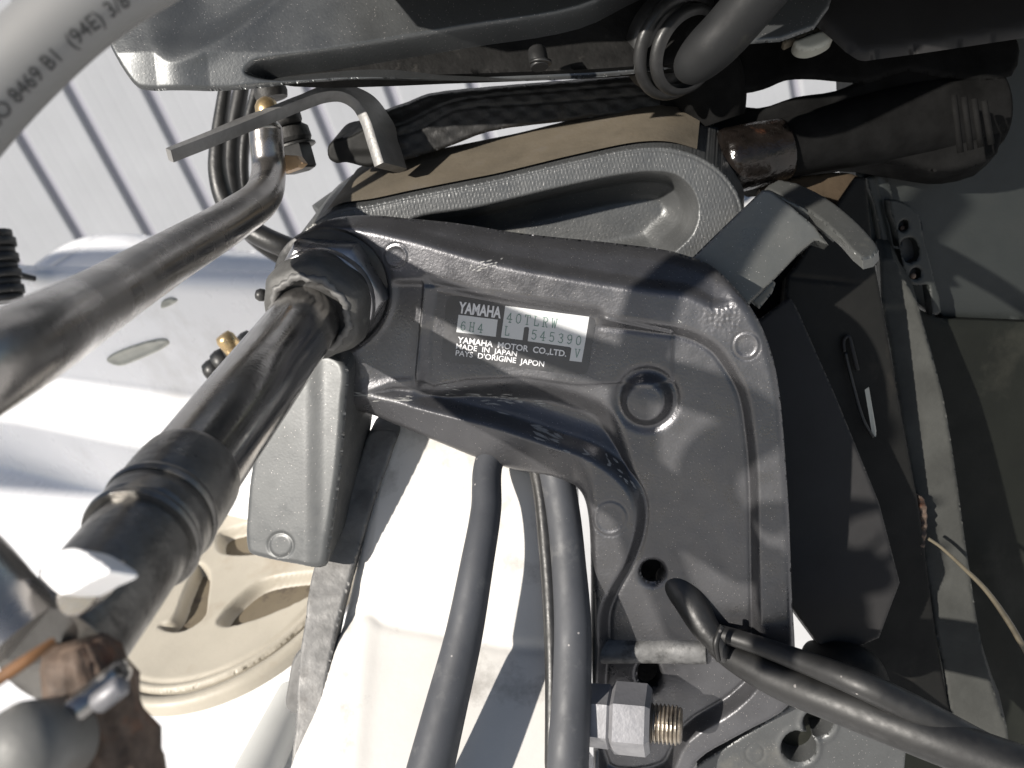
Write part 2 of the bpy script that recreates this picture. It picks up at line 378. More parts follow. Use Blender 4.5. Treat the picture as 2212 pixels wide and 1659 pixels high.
# hatch on the well floor
hc = hit(500, 1284, G0, UP)
hd = (hc-CAM).dot(R3 @ Vector((0, 0, -1))); hr = 300*hd/F*1.03
hatch = thing('inspection_hatch', 'round cream plastic inspection hatch with finger recesses in the well floor', 'hatch', hc)
e1 = (R3 @ Vector((1, .36, 0))); e1 = (e1-UP*e1.dot(UP)).normalized(); e2 = UP.cross(e1)
hat = lathe('frame_ring', hc, UP, [(hr, 0), (hr, .006), (hr*.985, .010), (hr*.93, .011), (hr*.92, .008), (hr*.90, .008)], M['cream'], hatch, n=80, cap=False)
class HP:                                     # plane on the hatch lid in its own metres
    n = UP; N = np.array(UP); k = 1.0
    @staticmethod
    def pts(x, y): return np.array(hc)+np.array(UP)*.0125+np.outer(x, np.array(e1))+np.outer(y, np.array(e2))
LR = hr*.895
pk = []
for q in ([(466, 1344), (478, 1322), (510, 1288), (560, 1252), (640, 1234), (700, 1236), (686, 1275), (640, 1302), (580, 1328), (520, 1348), (485, 1354)],
          [(340, 1350), (368, 1335), (396, 1270), (426, 1212), (452, 1232), (450, 1290), (440, 1335), (400, 1362), (362, 1364)],
          [(470, 1150), (520, 1130), (600, 1120), (640, 1150), (600, 1185), (520, 1200), (470, 1190)]):
    w_ = [hit(x, y, hc+UP*.0125, UP)-hc for x, y in q]
    pk.append(spl([(p.dot(e1), p.dot(e2)) for p in w_], 6, True))
def hl(x, y, s):
    h = -.0*x
    for q in pk: h = h-.0116*ss(0, .004, sd(x, y, q))
    rr = np.hypot(x, y)
    return h-.002*np.exp(-((rr-LR*.93)/.0015)**2)
slab('lid', [(LR*math.cos(2*math.pi*k/60), LR*math.sin(2*math.pi*k/60)) for k in range(60)], HP, M['cream'], hatch, res=LR/70, r=.003, h=hl, thick=.006, smooth_n=0)
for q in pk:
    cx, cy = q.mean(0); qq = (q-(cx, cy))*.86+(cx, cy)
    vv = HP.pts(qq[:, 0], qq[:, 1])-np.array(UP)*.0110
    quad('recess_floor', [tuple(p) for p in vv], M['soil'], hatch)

# black fitting at the left edge, chrome strip
ft = thing('rod_holder', 'black ribbed plastic fitting at the left picture edge beside the upper rod', 'fitting', P(5, 640, .8))
for k in range(9):
    c = P(-2+k*3.2, 500+k*18, .8); tube('rib' if k % 2 else 'collar', [(-8+k*3, 500+k*17, .8, 36 if k % 2 else 31), (-5+k*3, 517+k*17, .8, 36 if k % 2 else 31)], M['blackm'], ft, n=2)
tube('stem', [(20, 590, .8, 9), (75, 602, .82, 6)], M['blackm'], ft, n=2)
tag(tube('trim_strip', [(30, 577, .98, 9), (90, 588, .97, 9), (160, 606, .96, 9)], M['chrome'], None), 'thin bright chrome strip lying above the white bulkhead', 'trim')

# rubber bellows with brass stud behind the tube
bt = thing('rubber_bellows', 'black rubber bellows with a brass stud half hidden behind the thick tube', 'bellows', P(490, 780, .62))
for k, (x, y, r_) in enumerate(((462, 800, 26), (482, 782, 30), (508, 764, 32), (540, 745, 32))):
    c = P(x, y, .62); ax = (P(540, 740, .62)-P(460, 800, .62)); rr = r_*.62/F
    lathe('bellows_fold', c, ax, [(rr*.5, -.006), (rr*.92, -.004), (rr, 0), (rr*.92, .004), (rr*.5, .006)], M['black'], bt, n=24)
lathe('brass_stud', P(500, 748, .60), dirw((-.5, .7, -.3)), [(.006, -.008), (.006, .006), (.0045, .009)], M['brass'], bt, n=24)

# ================================================================== TRANSOM
tp = Plane(950, 1250, .462, (.15, -.25, 1))
crease = spl([(700, 1420), (735, 1360), (790, 1330), (830, 1352), (930, 1372), (1100, 1405), (1250, 1410)], 6)
def ht(x, y, s):
    cy = np.interp(x, crease[:, 0], crease[:, 1])
    h = 16*ss(-26, 60, cy-y)*0 - .55*np.clip(y-cy, 0, None)*0
    below = np.clip(y-cy, 0, None); above = np.clip(cy-y, 0, None)
    lc = spl([(838, 960), (800, 1160), (770, 1330)], 6)
    h = 10*np.exp(-(dl(x, y, lc)/16)**2)*0+.30*below
    e = np.interp(y, [930, 1330, 1700], [838, 785, 700])
    h = h-.5*np.clip(e-x, 0, None)*ss(1420, 1300, y)
    return h-5*np.exp(-((y-cy+10)/14.)**2)
tr = slab('transom_board', [(832, 930), (1010, 890), (1215, 950), (1238, 1250), (1232, 1720), (655, 1720), (700, 1500), (735, 1340), (780, 1150)], tp, M['transom'], boat, res=4, r=12, h=ht, thick=.05, ext=dirw((.1, -.2, 1)))
stp_ = Plane(760, 1200, .4665, (.15, -.25, 1))
def hs(x, y, s): return 1.2*np.sin(y*.06+x*.03)+6*np.exp(-((y-1300+(x-690)*.2)/22.)**2)
tag(slab('transom_edge_strip', [(802, 930), (856, 932), (842, 985), (808, 1080), (770, 1200), (746, 1290), (727, 1360), (710, 1450), (694, 1560), (690, 1720), (632, 1720), (638, 1560), (645, 1430), (660, 1330), (676, 1230), (712, 1140), (770, 1010)], stp_, M['alu'], None, res=4, r=5, h=hs, thick=.012, ext=AX),
    'mottled weathered aluminium strip along the left edge of the white transom', 'edge strip')
sb = thing('pivot_plate', 'small rounded grey plate behind the aluminium strip above the grey pipe', 'plate', P(650, 1480, .5))
slab('plate', [(650, 1405), (632, 1425), (620, 1480), (616, 1530), (640, 1545), (690, 1530), (690, 1420)], Plane(650, 1480, .50, (.2, .2, 1)), M['alu'], sb, res=4, r=8, thick=.01)
tag(tube('grey_pipe', [(640, 1500, .6, 40), (590, 1600, .57, 46), (530, 1720, .54, 52)], M['greypipe']), 'pale grey pipe running down left of the aluminium strip', 'pipe')

# ================================================================== CLAMP BRACKET
bp = Plane(1280, 850, .42, (.28, .27, 1))
cb = thing('clamp_bracket', 'dark metallic grey cast outboard clamp bracket carrying the white maker label', 'clamp bracket', bp.pt(1280, 850))
OUT = [(572, 660), (576, 612), (600, 560), (640, 512), (690, 479), (770, 470), (860, 478), (960, 490), (1100, 514), (1300, 537), (1430, 555), (1500, 575), (1560, 605), (1606, 648), (1640, 700), (1664, 760), (1678, 815), (1687, 880), (1697, 1000), (1705, 1126), (1711, 1297), (1717, 1400), (1716, 1470), (1706, 1528), (1600, 1592), (1506, 1650), (1470, 1728), (1252, 1725), (1262, 1550), (1266, 1400), (1272, 1260), (1268, 1130), (1255, 1085), (1230, 1062), (1180, 1043), (1100, 1030), (1020, 1005), (940, 970), (850, 930), (790, 902), (744, 885), (722, 885), (710, 894), (705, 915), (703, 940), (686, 946), (672, 930), (668, 890), (670, 850), (640, 800), (596, 735)]
INN = [(913, 591), (985, 605), (1071, 637), (1130, 645), (1262, 671), (1400, 689), (1485, 703), (1552, 738), (1589, 786), (1620, 848), (1634, 933), (1641, 1018), (1643, 1130), (1645, 1263), (1647, 1400), (1644, 1480), (1590, 1540), (1490, 1606), (1440, 1690), (1290, 1690), (1287, 1400), (1290, 1330), (1312, 1275), (1345, 1215), (1366, 1150), (1367, 1098), (1344, 1053), (1276, 1000), (1187, 968), (1071, 930), (960, 902), (860, 872), (790, 850), (840, 825), (890, 815), (894, 740), (900, 650)]
ARC = [(902, 838), (950, 838), (1002, 828), (1060, 823), (1122, 822), (1190, 830), (1242, 845), (1300, 868), (1335, 905), (1356, 960), (1374, 1030), (1376, 1090), (1344, 1053), (1276, 998), (1187, 966), (1071, 928), (960, 900), (880, 878), (880, 850)]
INp, ARp = spl(INN, 4, True), spl(ARC, 4, True)
CREST = spl([(690, 862), (760, 858), (830, 866), (893, 882), (1071, 928), (1187, 966), (1276, 998), (1344, 1055), (1366, 1110)], 5)
TOPC = spl([(700, 520), (760, 507), (860, 525), (960, 552), (1060, 580), (1242, 615), (1400, 640), (1485, 652), (1540, 678)], 5)
def hb(x, y, s):
    t = sd(x, y, INp)
    wd = np.interp(y, [600, 720, 900, 1100], [44, 36, 30, 26])
    web = np.interp(y, [600, 800, 1000, 1250, 1500], [-20, -22, -26, -34, -36])
    h = web*ss(0, 1, t/wd)
    # inner groove line along the rim
    h = h-3*np.exp(-((t-wd*.9)/5)**2)*ss(900, 1100, x)
    # top face: falls back from the crest to the outer edge
    cy = np.interp(x, TOPC[:, 0], TOPC[:, 1]); w_t = ss(1620, 1500, x)*ss(640, 760, x)
    h = h-w_t*np.clip(cy-y, 0, None)*.95*ss(0, 34, cy-y)
    # hollow under the arc
    a = sd(x, y, ARp); h = h-34*ss(0, 60, a)
    # flange front face tilts back below its crest
    fy = np.interp(x, CREST[:, 0], CREST[:, 1]); wf = ss(1290, 1230, x)*ss(640, 720, x)
    h = h-wf*np.where(y > fy, (y-fy)*.42, 0)
    h = h-20*ss(1180, 1240, y)*ss(1345, 1300, x)*0
    # pad of the label: proud of the casting on its left
    px_ = 913-(y-610)*.082
    left = ss(4, -4, x-px_)*ss(575, 615, y)*ss(850, 815, y)*ss(835, 855, x)
    h = h-15*ss(2, -4, x-px_)*ss(600, 622, y)*ss(850, 815, y)*ss(740, 880, x)
    pad = sd(x, y, PADp); h = h+5*ss(-4, 4, pad)
    lp_ = ss(-30, 4, sd(x, y, LBp)); h = h*(1-lp_)-17.5*lp_
    # seat of the nut
    q = np.hypot((x-707), (y-632)); 
    h = h+ss(150, 132, q)*(-12-h)*.8
    h = h-10*ss(132, 122, q)+5*np.exp(-((q-137)/7)**2)
    # raised boss
    q = np.hypot(x-1394, y-868); h = h-5*np.exp(-((q-64)/9)**2)+27*ss(60, 36, q)+2*ss(34, 8, q)
    for (cx, cy_, rr) in ((855, 553, 27), (1612, 747, 30), (1318, 1120, 38)):
        q = np.hypot(x-cx, y-cy_); h = h-3.2*np.exp(-((q-rr)/2.6)**2)+1.6*ss(rr+6, rr+1, q)-2.4*ss(rr-3, rr-12, q)
        h = np.where(q < rr-4, h, h)
    # cast pimples
    h = h+.9*np.sin(x*.33+np.sin(y*.21)*2)*np.sin(y*.29+np.sin(x*.17)*2)*ss(60, 20, np.abs(x-1560))*ss(740, 690, y)*ss(640, 660, y)
    return h
LBp = np.array([(958, 640), (1284, 689), (1268, 818), (946, 786)], float)
PADp = np.array([(914, 618), (1060, 634), (1098, 646), (1300, 684), (1450, 720), (1450, 830), (1240, 836), (1122, 818), (1002, 824), (930, 838), (898, 824)], float)
def rb(x, y): return np.interp(y, [480, 640, 760, 900], [16, 18, 20, 14])+6*ss(760, 560, y)
hole = lambda cx, cy, rx, ry, a=0: [(cx+rx*math.cos(t)*math.cos(a)-ry*math.sin(t)*math.sin(a), cy+rx*math.cos(t)*math.sin(a)+ry*math.sin(t)*math.cos(a)) for t in np.linspace(0, 2*math.pi, 13)[:-1]]
body = slab('casting', OUT, bp, M['paint'], cb, res=3, r=rb, h=hb, ext=dirw((.05, -.12, 1)), thick=.016, smooth_n=4, holes=[hole(1404, 1252, 26, 25), hole(1396, 1478, 26, 33)])
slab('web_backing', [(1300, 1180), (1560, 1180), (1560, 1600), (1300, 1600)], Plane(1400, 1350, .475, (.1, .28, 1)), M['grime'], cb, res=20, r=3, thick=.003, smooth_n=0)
# hanging jaw inside the boat
jp = Plane(630, 1040, .450, (.38, .10, 1))
def hj(x, y, s):
    q = np.hypot(x-606, y-1178); return -2.6*np.exp(-((q-26)/2.4)**2)-10*ss(655, 700, x)
slab('clamp_jaw', [(562, 920), (630, 800), (700, 765), (738, 790), (736, 880), (727, 1000), (716, 1090), (704, 1170), (692, 1228), (640, 1222), (560, 1206), (535, 1196), (528, 1170), (529, 1120), (540, 1010)], jp, M['jaw'], cb, res=3, r=13, h=hj, ext=AX, thick=.05, smooth_n=4)
lathe('grease_nipple', bp.pt(561, 641)-bp.n*.004, dirw((-1, .1, -.2)), [(.0018, -.006), (.0018, -.001), (.0029, 0), (.0030, .002), (.0020, .0038), (.0004, .0042)], M['black'], cb, n=20)
def scuffs(spec):
    V, Fc = [], []
    for (cx, cy, L, W, ang, n) in spec:
        for _ in range(n):
            x = cx+rng.normal()*L*.5; y = cy+rng.normal()*W*.5+(x-cx)*math.tan(ang)
            l = L*rng.uniform(.05, .22); w_ = rng.uniform(.7, 2.4); a = ang+rng.normal()*.12; c, d = math.cos(a), math.sin(a)
            q = np.array([(-l, -w_*.1), (-l*.3, -w_*rng.uniform(.4, 1)), (l*.5, -w_*rng.uniform(.3, 1)), (l, 0), (l*.4, w_*rng.uniform(.3, 1)), (-l*.5, w_*rng.uniform(.4, 1))])
            X = x+q[:, 0]*c-q[:, 1]*d; Y = y+q[:, 0]*d+q[:, 1]*c
            if (sd(X, Y, spl(OUT, 3, True)) < 14).any(): continue
            hh = hb(X, Y, np.full(X.shape, 100.)); k = len(V)
            V += list(bp.pts(X, Y)+bp.N*((hh+.6)*bp.k)[:, None]); Fc.append(tuple(range(k, k+6)))
    mesh('paint_scuff', V, Fc, M['scuff'], cb, False)['kind'] = 'stuff'
scuffs([(1090, 878, 70, 14, .1, 26), (1020, 868, 60, 16, .2, 12), (1200, 958, 110, 10, .42, 16), (820, 860, 100, 10, .1, 18), (1046, 574, 40, 14, -.2, 16), (1320, 1010, 60, 8, .8, 12), (1470, 700, 20, 14, .9, 5), (960, 836, 40, 8, .1, 6)])
# ---- maker label on the pad
LZ = lambda zx, zy: (zx*.20755+891, zy*.20755+594)
zz = float(hb(np.array([1150.]), np.array([730.]), np.array([100.]))[0])
def lab(zx, zy, lift):
    x, y = LZ(np.asarray(zx, float), np.asarray(zy, float))
    hh = np.full(x.shape, -17.5)
    return bp.pts(x, y)+bp.N*((hh+lift)*bp.k)[:, None]
def lab_poly(name, zpts, lift, m, par, grid=None):
    z = np.array(zpts, float)
    # fine fan grid so that the film follows the casting
    O = z; x0, y0 = O.min(0); x1, y1 = O.max(0); st = grid or 24
    gxx = np.arange(x0-st, x1+2*st, st); gyy = np.arange(y0-st, y1+2*st, st); X, Y = np.meshgrid(gxx, gyy)
    d, nx, ny, ins = seg_near(X, Y, O, True)
    x = np.where(ins, X.ravel(), nx); y = np.where(ins, Y.ravel(), ny)
    # pull the closest grid nodes on to the corners
    for c in O:
        k = np.argmin((x-c[0])**2+(y-c[1])**2); x[k], y[k] = c
    idx = np.arange(x.size).reshape(X.shape); q = np.stack([idx[:-1, :-1], idx[1:, :-1], idx[1:, 1:], idx[:-1, 1:]], -1).reshape(-1, 4)
    q = q[ins[q].any(1)]; us = np.unique(q); mp = -np.ones(x.size, int); mp[us] = np.arange(us.size)
    return mesh(name, lab(x[us], y[us], lift), mp[q], m, par)
rc = []
for (ax, ay), (sx, sy) in (((335, 245), (1, 1)), ((1890, 470), (-1, 1)), ((1800, 1055), (-1, -1)), ((280, 900), (1, -1))):
    rc.append((ax, ay))
Lb = lab_poly('maker_label', spl([(375, 240), (1100, 350), (1850, 465), (1885, 500), (1850, 760), (1805, 1020), (1770, 1052), (1000, 975), (310, 915), (280, 880), (305, 570), (335, 280)], 5, True), .7, M['sticker'], cb)
Lb['label'] = 'dark film label with white panels and maker lettering'
lab_poly('print_panel', [(945, 335), (1825, 450), (1785, 700), (1745, 925), (1618, 910), (1640, 770), (1180, 705), (1197, 560), (1145, 553), (1125, 695), (900, 665)], 1.1, M['white'], Lb, 12)
lab_poly('print_panel', [(455, 428), (866, 480), (845, 660), (432, 610)], 1.1, M['white'], Lb, 12)
EXL = np.array([.9917, .1285]); EUL = np.array([.128, -.992])
def text_geo(s, off=0.0):
    cu = bpy.data.curves.new('t', 'FONT'); cu.body = s; cu.size = 1; cu.offset = off; cu.resolution_u = 4
    ob = bpy.data.objects.new('t', cu); C.objects.link(ob)
    bpy.context.view_layer.update()
    me = bpy.data.meshes.new_from_object(ob.evaluated_get(bpy.context.evaluated_depsgraph_get()))
    v = np.array([x.co[:2] for x in me.vertices]); f = [tuple(p.vertices) for p in me.polygons]
    C.objects.unlink(ob); bpy.data.objects.remove(ob); bpy.data.curves.remove(cu); bpy.data.meshes.remove(me)
    return v, f
def label_text(s, x, y, width, cap, off=.0):
    v, f = text_geo(s, off)
    v = v-[v[:, 0].min(), 0]; v = v/[v[:, 0].max(), .72]
    z = np.array([x, y])+np.outer(v[:, 0]*width, EXL)+np.outer(v[:, 1]*cap, EUL)
    return mesh('lettering', lab(z[:, 0], z[:, 1], 1.5), f, M['letter'], Lb, False)
label_text('YAMAHA', 450, 404, 450, 116, .035)
label_text('YAMAHA  MOTOR  CO.,LTD.', 443, 719, 1150, 64, .022)
label_text('MADE  IN  JAPAN', 428, 782, 642, 56, .012)
label_text("PAYS  D'ORIGINE  JAPON", 423, 853, 935, 58, .014)
GL = {'4': [[(.62, 0), (.62, 1), (.05, .32), (.95, .32)], [(.42, 0), (.82, 0)]], '0': [[(.5, 1), (.2, .85), (.1, .5), (.2, .15), (.5, 0), (.8, .15), (.9, .5), (.8, .85), (.5, 1)]],
      'T': [[(.08, .78), (.08, 1), (.92, 1), (.92, .78)], [(.5, 1), (.5, 0)], [(.3, 0), (.7, 0)]], 'L': [[(.25, 1), (.25, 0), (.9, 0), (.9, .25)], [(.08, 1), (.45, 1)]],
      'R': [[(.22, 0), (.22, 1), (.65, 1), (.85, .88), (.85, .65), (.65, .52), (.22, .52)], [(.5, .52), (.78, 0), (.95, 0)], [(.05, 0), (.4, 0)], [(.05, 1), (.3, 1)]],
      'W': [[(.1, 1), (.28, 0), (.5, .8), (.72, 0), (.9, 1)], [(0, 1), (.22, 1)], [(.78, 1), (1, 1)]],
      '6': [[(.82, .85), (.55, 1), (.25, .85), (.12, .4), (.25, .08), (.5, 0), (.78, .08), (.9, .3), (.75, .55), (.5, .6), (.2, .45)]],
      'H': [[(.18, 0), (.18, 1)], [(.82, 0), (.82, 1)], [(.18, .5), (.82, .5)], [(.04, 0), (.34, 0)], [(.04, 1), (.34, 1)], [(.66, 0), (.96, 0)], [(.66, 1), (.96, 1)]],
      '5': [[(.85, 1), (.22, 1), (.18, .56), (.5, .66), (.8, .55), (.88, .3), (.75, .06), (.45, 0), (.12, .12)]],
      '3': [[(.14, .85), (.45, 1), (.78, .92), (.8, .66), (.45, .54), (.82, .42), (.88, .2), (.7, .03), (.4, 0), (.1, .14)]],
      '9': [[(.15, .12), (.45, 0), (.75, .15), (.88, .6), (.75, .93), (.5, 1), (.2, .92), (.1, .7), (.25, .46), (.5, .4), (.82, .58)]],
      'V': [[(.1, 1), (.5, 0), (.9, 1)], [(0, 1), (.28, 1)], [(.72, 1), (1, 1)]]}
def typed(s, x, y, adv, cap, wid=.62, th=8):
    for i, ch in enumerate(s):
        if ch == ' ': continue
        V, Fc = [], []
        for st in GL[ch]:
            p = np.array([np.array([x, y])+EXL*(i*adv+a*cap*wid)+EUL*b*cap for a, b in st])
            for a, b in zip(p[:-1], p[1:]):
                d = (b-a)/max(np.linalg.norm(b-a), 1e-6); n_ = np.array([-d[1], d[0]])*th*.5; k = len(V)
                a = a-d*th*.3; b = b+d*th*.3; j = len(V)*.002
                V += [(a+n_, j), (a-n_, j), (b-n_, j), (b+n_, j)]; Fc.append((k, k+1, k+2, k+3))
        z = np.array([q for q, _ in V]); l = np.array([j for _, j in V])
        mesh('printed_character', lab(z[:, 0], z[:, 1], 1.5+l), Fc, M['green'], Lb, False)
typed('40TLRW', 955, 503, 94, 98)
typed('6H4', 470, 587, 92, 92)
typed('L', 930, 640, 94, 92)
typed('545390', 1212, 682, 94, 95)
typed('V', 1668, 872, 94, 85)

# ---- nut, cap and tube
nd = dirw((-.18, -.50, -1.0))                    # out of the bracket, towards the viewer
nc = bp.pt(712, 626)-bp.n*.004
nut = thing('tube_nut', 'black hex nut and worn rubber cap seated on the bracket corner around the tube', 'nut', nc)
kk = bp.k
autosmooth(lathe('washer', nc, nd, [(136*kk, -.004), (143*kk, -.001), (141*kk, .001), (132*kk, .002), (90*kk, .002)], M['black'], nut, n=64))
autosmooth(lathe('hex', nc+nd*.002, nd, [(137*kk, 0), (137*kk, .0065), (128*kk, .0095), (118*kk, .0105)], M['nutm'], nut, n=6, rot=.42))
autosmooth(lathe('collar', nc+nd*.011, nd, [(116*kk, 0), (118*kk, .0018), (114*kk, .004), (106*kk, .005)], M['nutm'], nut, n=48))
def lump(th, z): return 1+.03*math.cos(6*th+1.0)+.012*math.sin(11*th+z*400)
autosmooth(lathe('rubber_cap', nc+nd*.015, nd, [(104*kk, 0), (115*kk, .001), (119*kk, .005), (116*kk, .010), (109*kk, .0138), (100*kk, .0158), (82*kk, .0162), (78*kk, .011)], M['cap'], nut, n=72, squash=lump), 60)
def ragged(th, z): return 1+.03*math.sin(9*th)+.03*math.sin(23*th+1)
lathe('worn_lip', nc+nd*.0312, nd, [(82*kk, -.003), (93*kk, -.0005), (89*kk, .0012), (78*kk, .0014), (75*kk, -.003)], M['alu'], nut, n=72, squash=ragged)
st = thing('steering_tube', 'thick dark steel tilt tube running from the nut down to the lower left', 'tube', P(400, 1040, .28))
axp = lambda u: (690-u*.6*1.0, 652+u*.8)            # along the axis, u in picture units
def tq(u, r):
    x, y = axp(u); d0 = 1/(2.46+u*.00252); return (x, y, d0*1.07, r*.38/d0)
tube('tube', [tq(-60, 75), tq(250, 76), tq(500, 75), tq(600, 75)], M['tube'], st, n=12, seg=48)
tube('sleeve', [tq(462, 78), tq(470, 81), tq(560, 81), tq(570, 78)], M['grim'], st, n=5, seg=48)
tube('collar_ring', [tq(563, 83), tq(574, 86), tq(583, 83)], M['grim'], st, n=4, seg=48)
tube('collar', [tq(583, 82), tq(640, 82)], M['grim'], st, n=3, seg=48)
tube('collar_ring', [tq(634, 82), tq(641, 85), tq(650, 82)], M['grim'], st, n=4, seg=48)
tube('rod_end', [tq(645, 73), tq(760, 73), tq(880, 72), tq(960, 72)], M['grim'], st, n=6, seg=48)
# wrench flat on the rod end, its sunlit glare put in as white colour
wf_ = Plane(150, 1240, .222, (.35, -1.0, .8))
slab('wrench_flat', [(80, 1235), (120, 1192), (160, 1184), (205, 1208), (232, 1232), (190, 1256), (130, 1284), (100, 1262)], Plane(160, 1235, .203, (.7, -.3, .7)), M['gel'], st, res=4, r=5, thick=.006, smooth_n=3)
slab('flat_shoulder', [(118, 1288), (232, 1236), (214, 1290), (176, 1330), (134, 1330)], Plane(160, 1290, .207, (.2, .2, 1)), M['rod'], st, res=4, r=5, thick=.006, smooth_n=3)

# ---- bent steering link rod
lr = thing('steering_link_rod', 'bent brownish steel steering rod crossing the upper left', 'rod', P(350, 566, .36))
tube('rod', [(574, 284, .452, 36), (576, 310, .452, 36), (580, 375, .45, 36.5), (566, 425, .43, 41), (505, 473, .40, 46), (350, 567, .335, 58), (200, 660, .27, 74), (60, 742, .217, 94), (-120, 850, .190, 110), (-260, 990, .20, 113), (-190, 1130, .209, 112), (-60, 1262, .214, 106), (22, 1352, .215, 101), (46, 1378, .215, 100)], M['rod'], lr, n=12, seg=40)
lathe('rod_tip', P(574, 284, .452), dirw((-.02, 1, 0)), [(36*.452/F, -.001), (35*.452/F, .002), (30*.452/F, .004), (20*.452/F, .005), (.0005, .0055)], M['rod'], lr, n=40)
# lower fittings at the bottom left, close to the lens
lf = thing('rod_end_bolt', 'blurred pale domed bolt head in the bottom left corner', 'bolt', P(60, 1600, .19))
lathe('dome', P(58, 1610, .19), dirw((-.1, .25, -1)), [(.0085, -.012), (.0085, 0), (.0078, .003), (.0055, .0055), (.002, .0066), (.0003, .0068)], M['dome'], lf, n=40)
rn = thing('rusty_castle_nut', 'lumpy rusty castle nut below the rod end at bottom left', 'nut', P(225, 1560, .21))
def lum(th, z): return 1+.10*math.sin(5*th+z*300)+.05*math.sin(13*th)
lathe('nut_body', P(225, 1590, .215), dirw((.25, -1, .1)), [(.006, -.022), (.0078, -.019), (.0098, -.010), (.0092, -.004), (.0104, .002), (.0098, .010), (.0105, .02), (.009, .03)], M['rust'], rn, n=48, squash=lum)
lathe('washer', P(190, 1510, .205), dirw((.6, -.8, .1)), [(.009, -.003), (.0102, -.002), (.0102, .001), (.009, .002)], M['tube'], rn, n=40)
lathe('slot_pin', P(236, 1500, .195), dirw((.75, .6, -.1)), [(.0015, -.004), (.0022, -.003), (.0022, .003), (.0015, .004)], M['zinc'], rn, n=16)
tag(tube('rust_streak_wire', [(-20, 1478, .187, 15), (60, 1425, .187, 13), (118, 1384, .19, 9)], M['rustw']), 'rusty orange brown wire seam under the near rod at the left edge', 'wire')

# ---- white hose with printing
HO = spl([(-260, 520, .215, 92), (-110, 310, .216, 92), (40, 140, .218, 92), (200, -2, .22, 92), (400, -125, .224, 92), (620, -250, .23, 92)], 14)
HO = [(-230, 1760, .222, 92), (-390, 1450, .217, 92), (-470, 1080, .214, 92), (-400, 760, .214, 92)]+[tuple(a) for a in HO]  # unseen loop outside the frame, added to shade the bracket
ho = thing('white_hose', 'white fuel hose with black printing curving across the top left corner', 'hose', P(100, 150, .22))
tube('hose_wall', HO, M['hose'], ho, n=3, seg=56)
hp = np.array([tuple(P(*a[:3])) for a in spl(HO, 6)]); hl_ = np.concatenate([[0], np.cumsum(np.linalg.norm(np.diff(hp, axis=0), axis=1))])
hrad = 92*.2185/F
def hose_text(s, s0, cap, ang):
    v, f = text_geo(s, .0)
    v = v*[cap/.72*.92, cap/.72]
    out = []
    for a, b in v:
        t = s0+a; p = np.array([np.interp(t, hl_, hp[:, k]) for k in range(3)]); p2 = np.array([np.interp(t+.001, hl_, hp[:, k]) for k in range(3)])
        T = p2-p; T /= np.linalg.norm(T); vw = np.array(CAM)-p; n0 = vw-T*vw.dot(T); n0 /= np.linalg.norm(n0); s1 = np.cross(T, n0)
        th = ang-b/hrad; out.append(p+(n0*math.cos(th)+s1*math.sin(th))*(hrad+.00042))
    mesh('printing', out, f, M['ink'], ho, False)
# distance along the hose of the picture point (40,215)
pc = np.array([((R3.transposed() @ (Vector(p)-CAM))) for p in hp]); pxy = np.stack([CX+pc[:, 0]/-pc[:, 2]*F, CY-pc[:, 1]/-pc[:, 2]*F], 1)
ti = int(np.argmin(np.hypot(pxy[:, 0]+62, pxy[:, 1]-245)))
hose_text('ISO 8469 B1  (94E) 3/8" ID', hl_[ti], .0036, .55)

# ---- black hoses behind the rod
hg_ = 'black hoses hanging behind the bent rod'
def cable(pts, label, m='black', grp=None, nm='black_hose', **k):
    return tag(tube(nm, pts, M[m], None, **k), label, 'hose' if nm == 'black_hose' else 'cable', grp)
cable([(500, 60, .56, 14), (487, 184, .56, 14), (473, 290, .56, 17), (470, 370, .56, 20), (490, 440, .56, 22), (540, 495, .56, 24), (620, 535, .56, 24), (700, 560, .58, 24)], 'outermost black hose looping left of the bent rod and under it', grp=hg_)
cable([(530, 60, .60, 17), (522, 184, .60, 17), (508, 260, .60, 17), (500, 330, .60, 18), (506, 420, .60, 19), (540, 500, .62, 20), (620, 560, .64, 20)], 'glossy black hose next to the brass bolt, between the other two', 'blackm', grp=hg_)
cable([(572, 60, .63, 12), (556, 184, .63, 12), (537, 260, .63, 12), (526, 330, .63, 12), (530, 420, .63, 13), (560, 500, .63, 14)], 'thin grey black hose closest to the bent rod', grp=hg_)

# ---- ball joint bolt
bj = thing('ball_joint', 'grimy ball joint bolt with brass dome and nut with lit tan face under the flat hook bar', 'ball joint', P(600, 240, .49))
bx = dirw((.26, -1, .10)); bc = P(585, 200, .49); u_ = .49/F
autosmooth(lathe('boot', bc-bx*20*u_, bx, [(22*u_, -12*u_), (26*u_, -4*u_), (34*u_, 8*u_), (36*u_, 22*u_), (33*u_, 34*u_)], M['grime'], bj, n=28), 40)
lathe('dome', P(577, 237, .478), bx, [(6*u_, -27*u_), (16*u_, -22*u_), (23*u_, -12*u_), (25*u_, 2*u_), (24*u_, 16*u_)], M['brass'], bj, n=32)
lathe('neck', P(618, 262, .48), bx, [(28*u_, -24*u_), (34*u_, -18*u_), (34*u_, 2*u_), (30*u_, 10*u_)], M['grime'], bj, n=28)
autosmooth(lathe('collar', P(630, 296, .485), bx, [(30*u_, -24*u_), (40*u_, -16*u_), (42*u_, 6*u_), (38*u_, 14*u_)], M['grime'], bj, n=28), 30)
autosmooth(lathe('washer', P(638, 316, .485), bx, [(40*u_, -4*u_), (44*u_, -2*u_), (44*u_, 2*u_), (40*u_, 4*u_)], M['black'], bj, n=28), 30)
autosmooth(lathe('lower_nut', P(640, 344, .483), bx, [(36*u_, -26*u_), (38*u_, -22*u_), (38*u_, 22*u_), (34*u_, 25*u_)], M['blackm'], bj, n=6, rot=.35), 30)
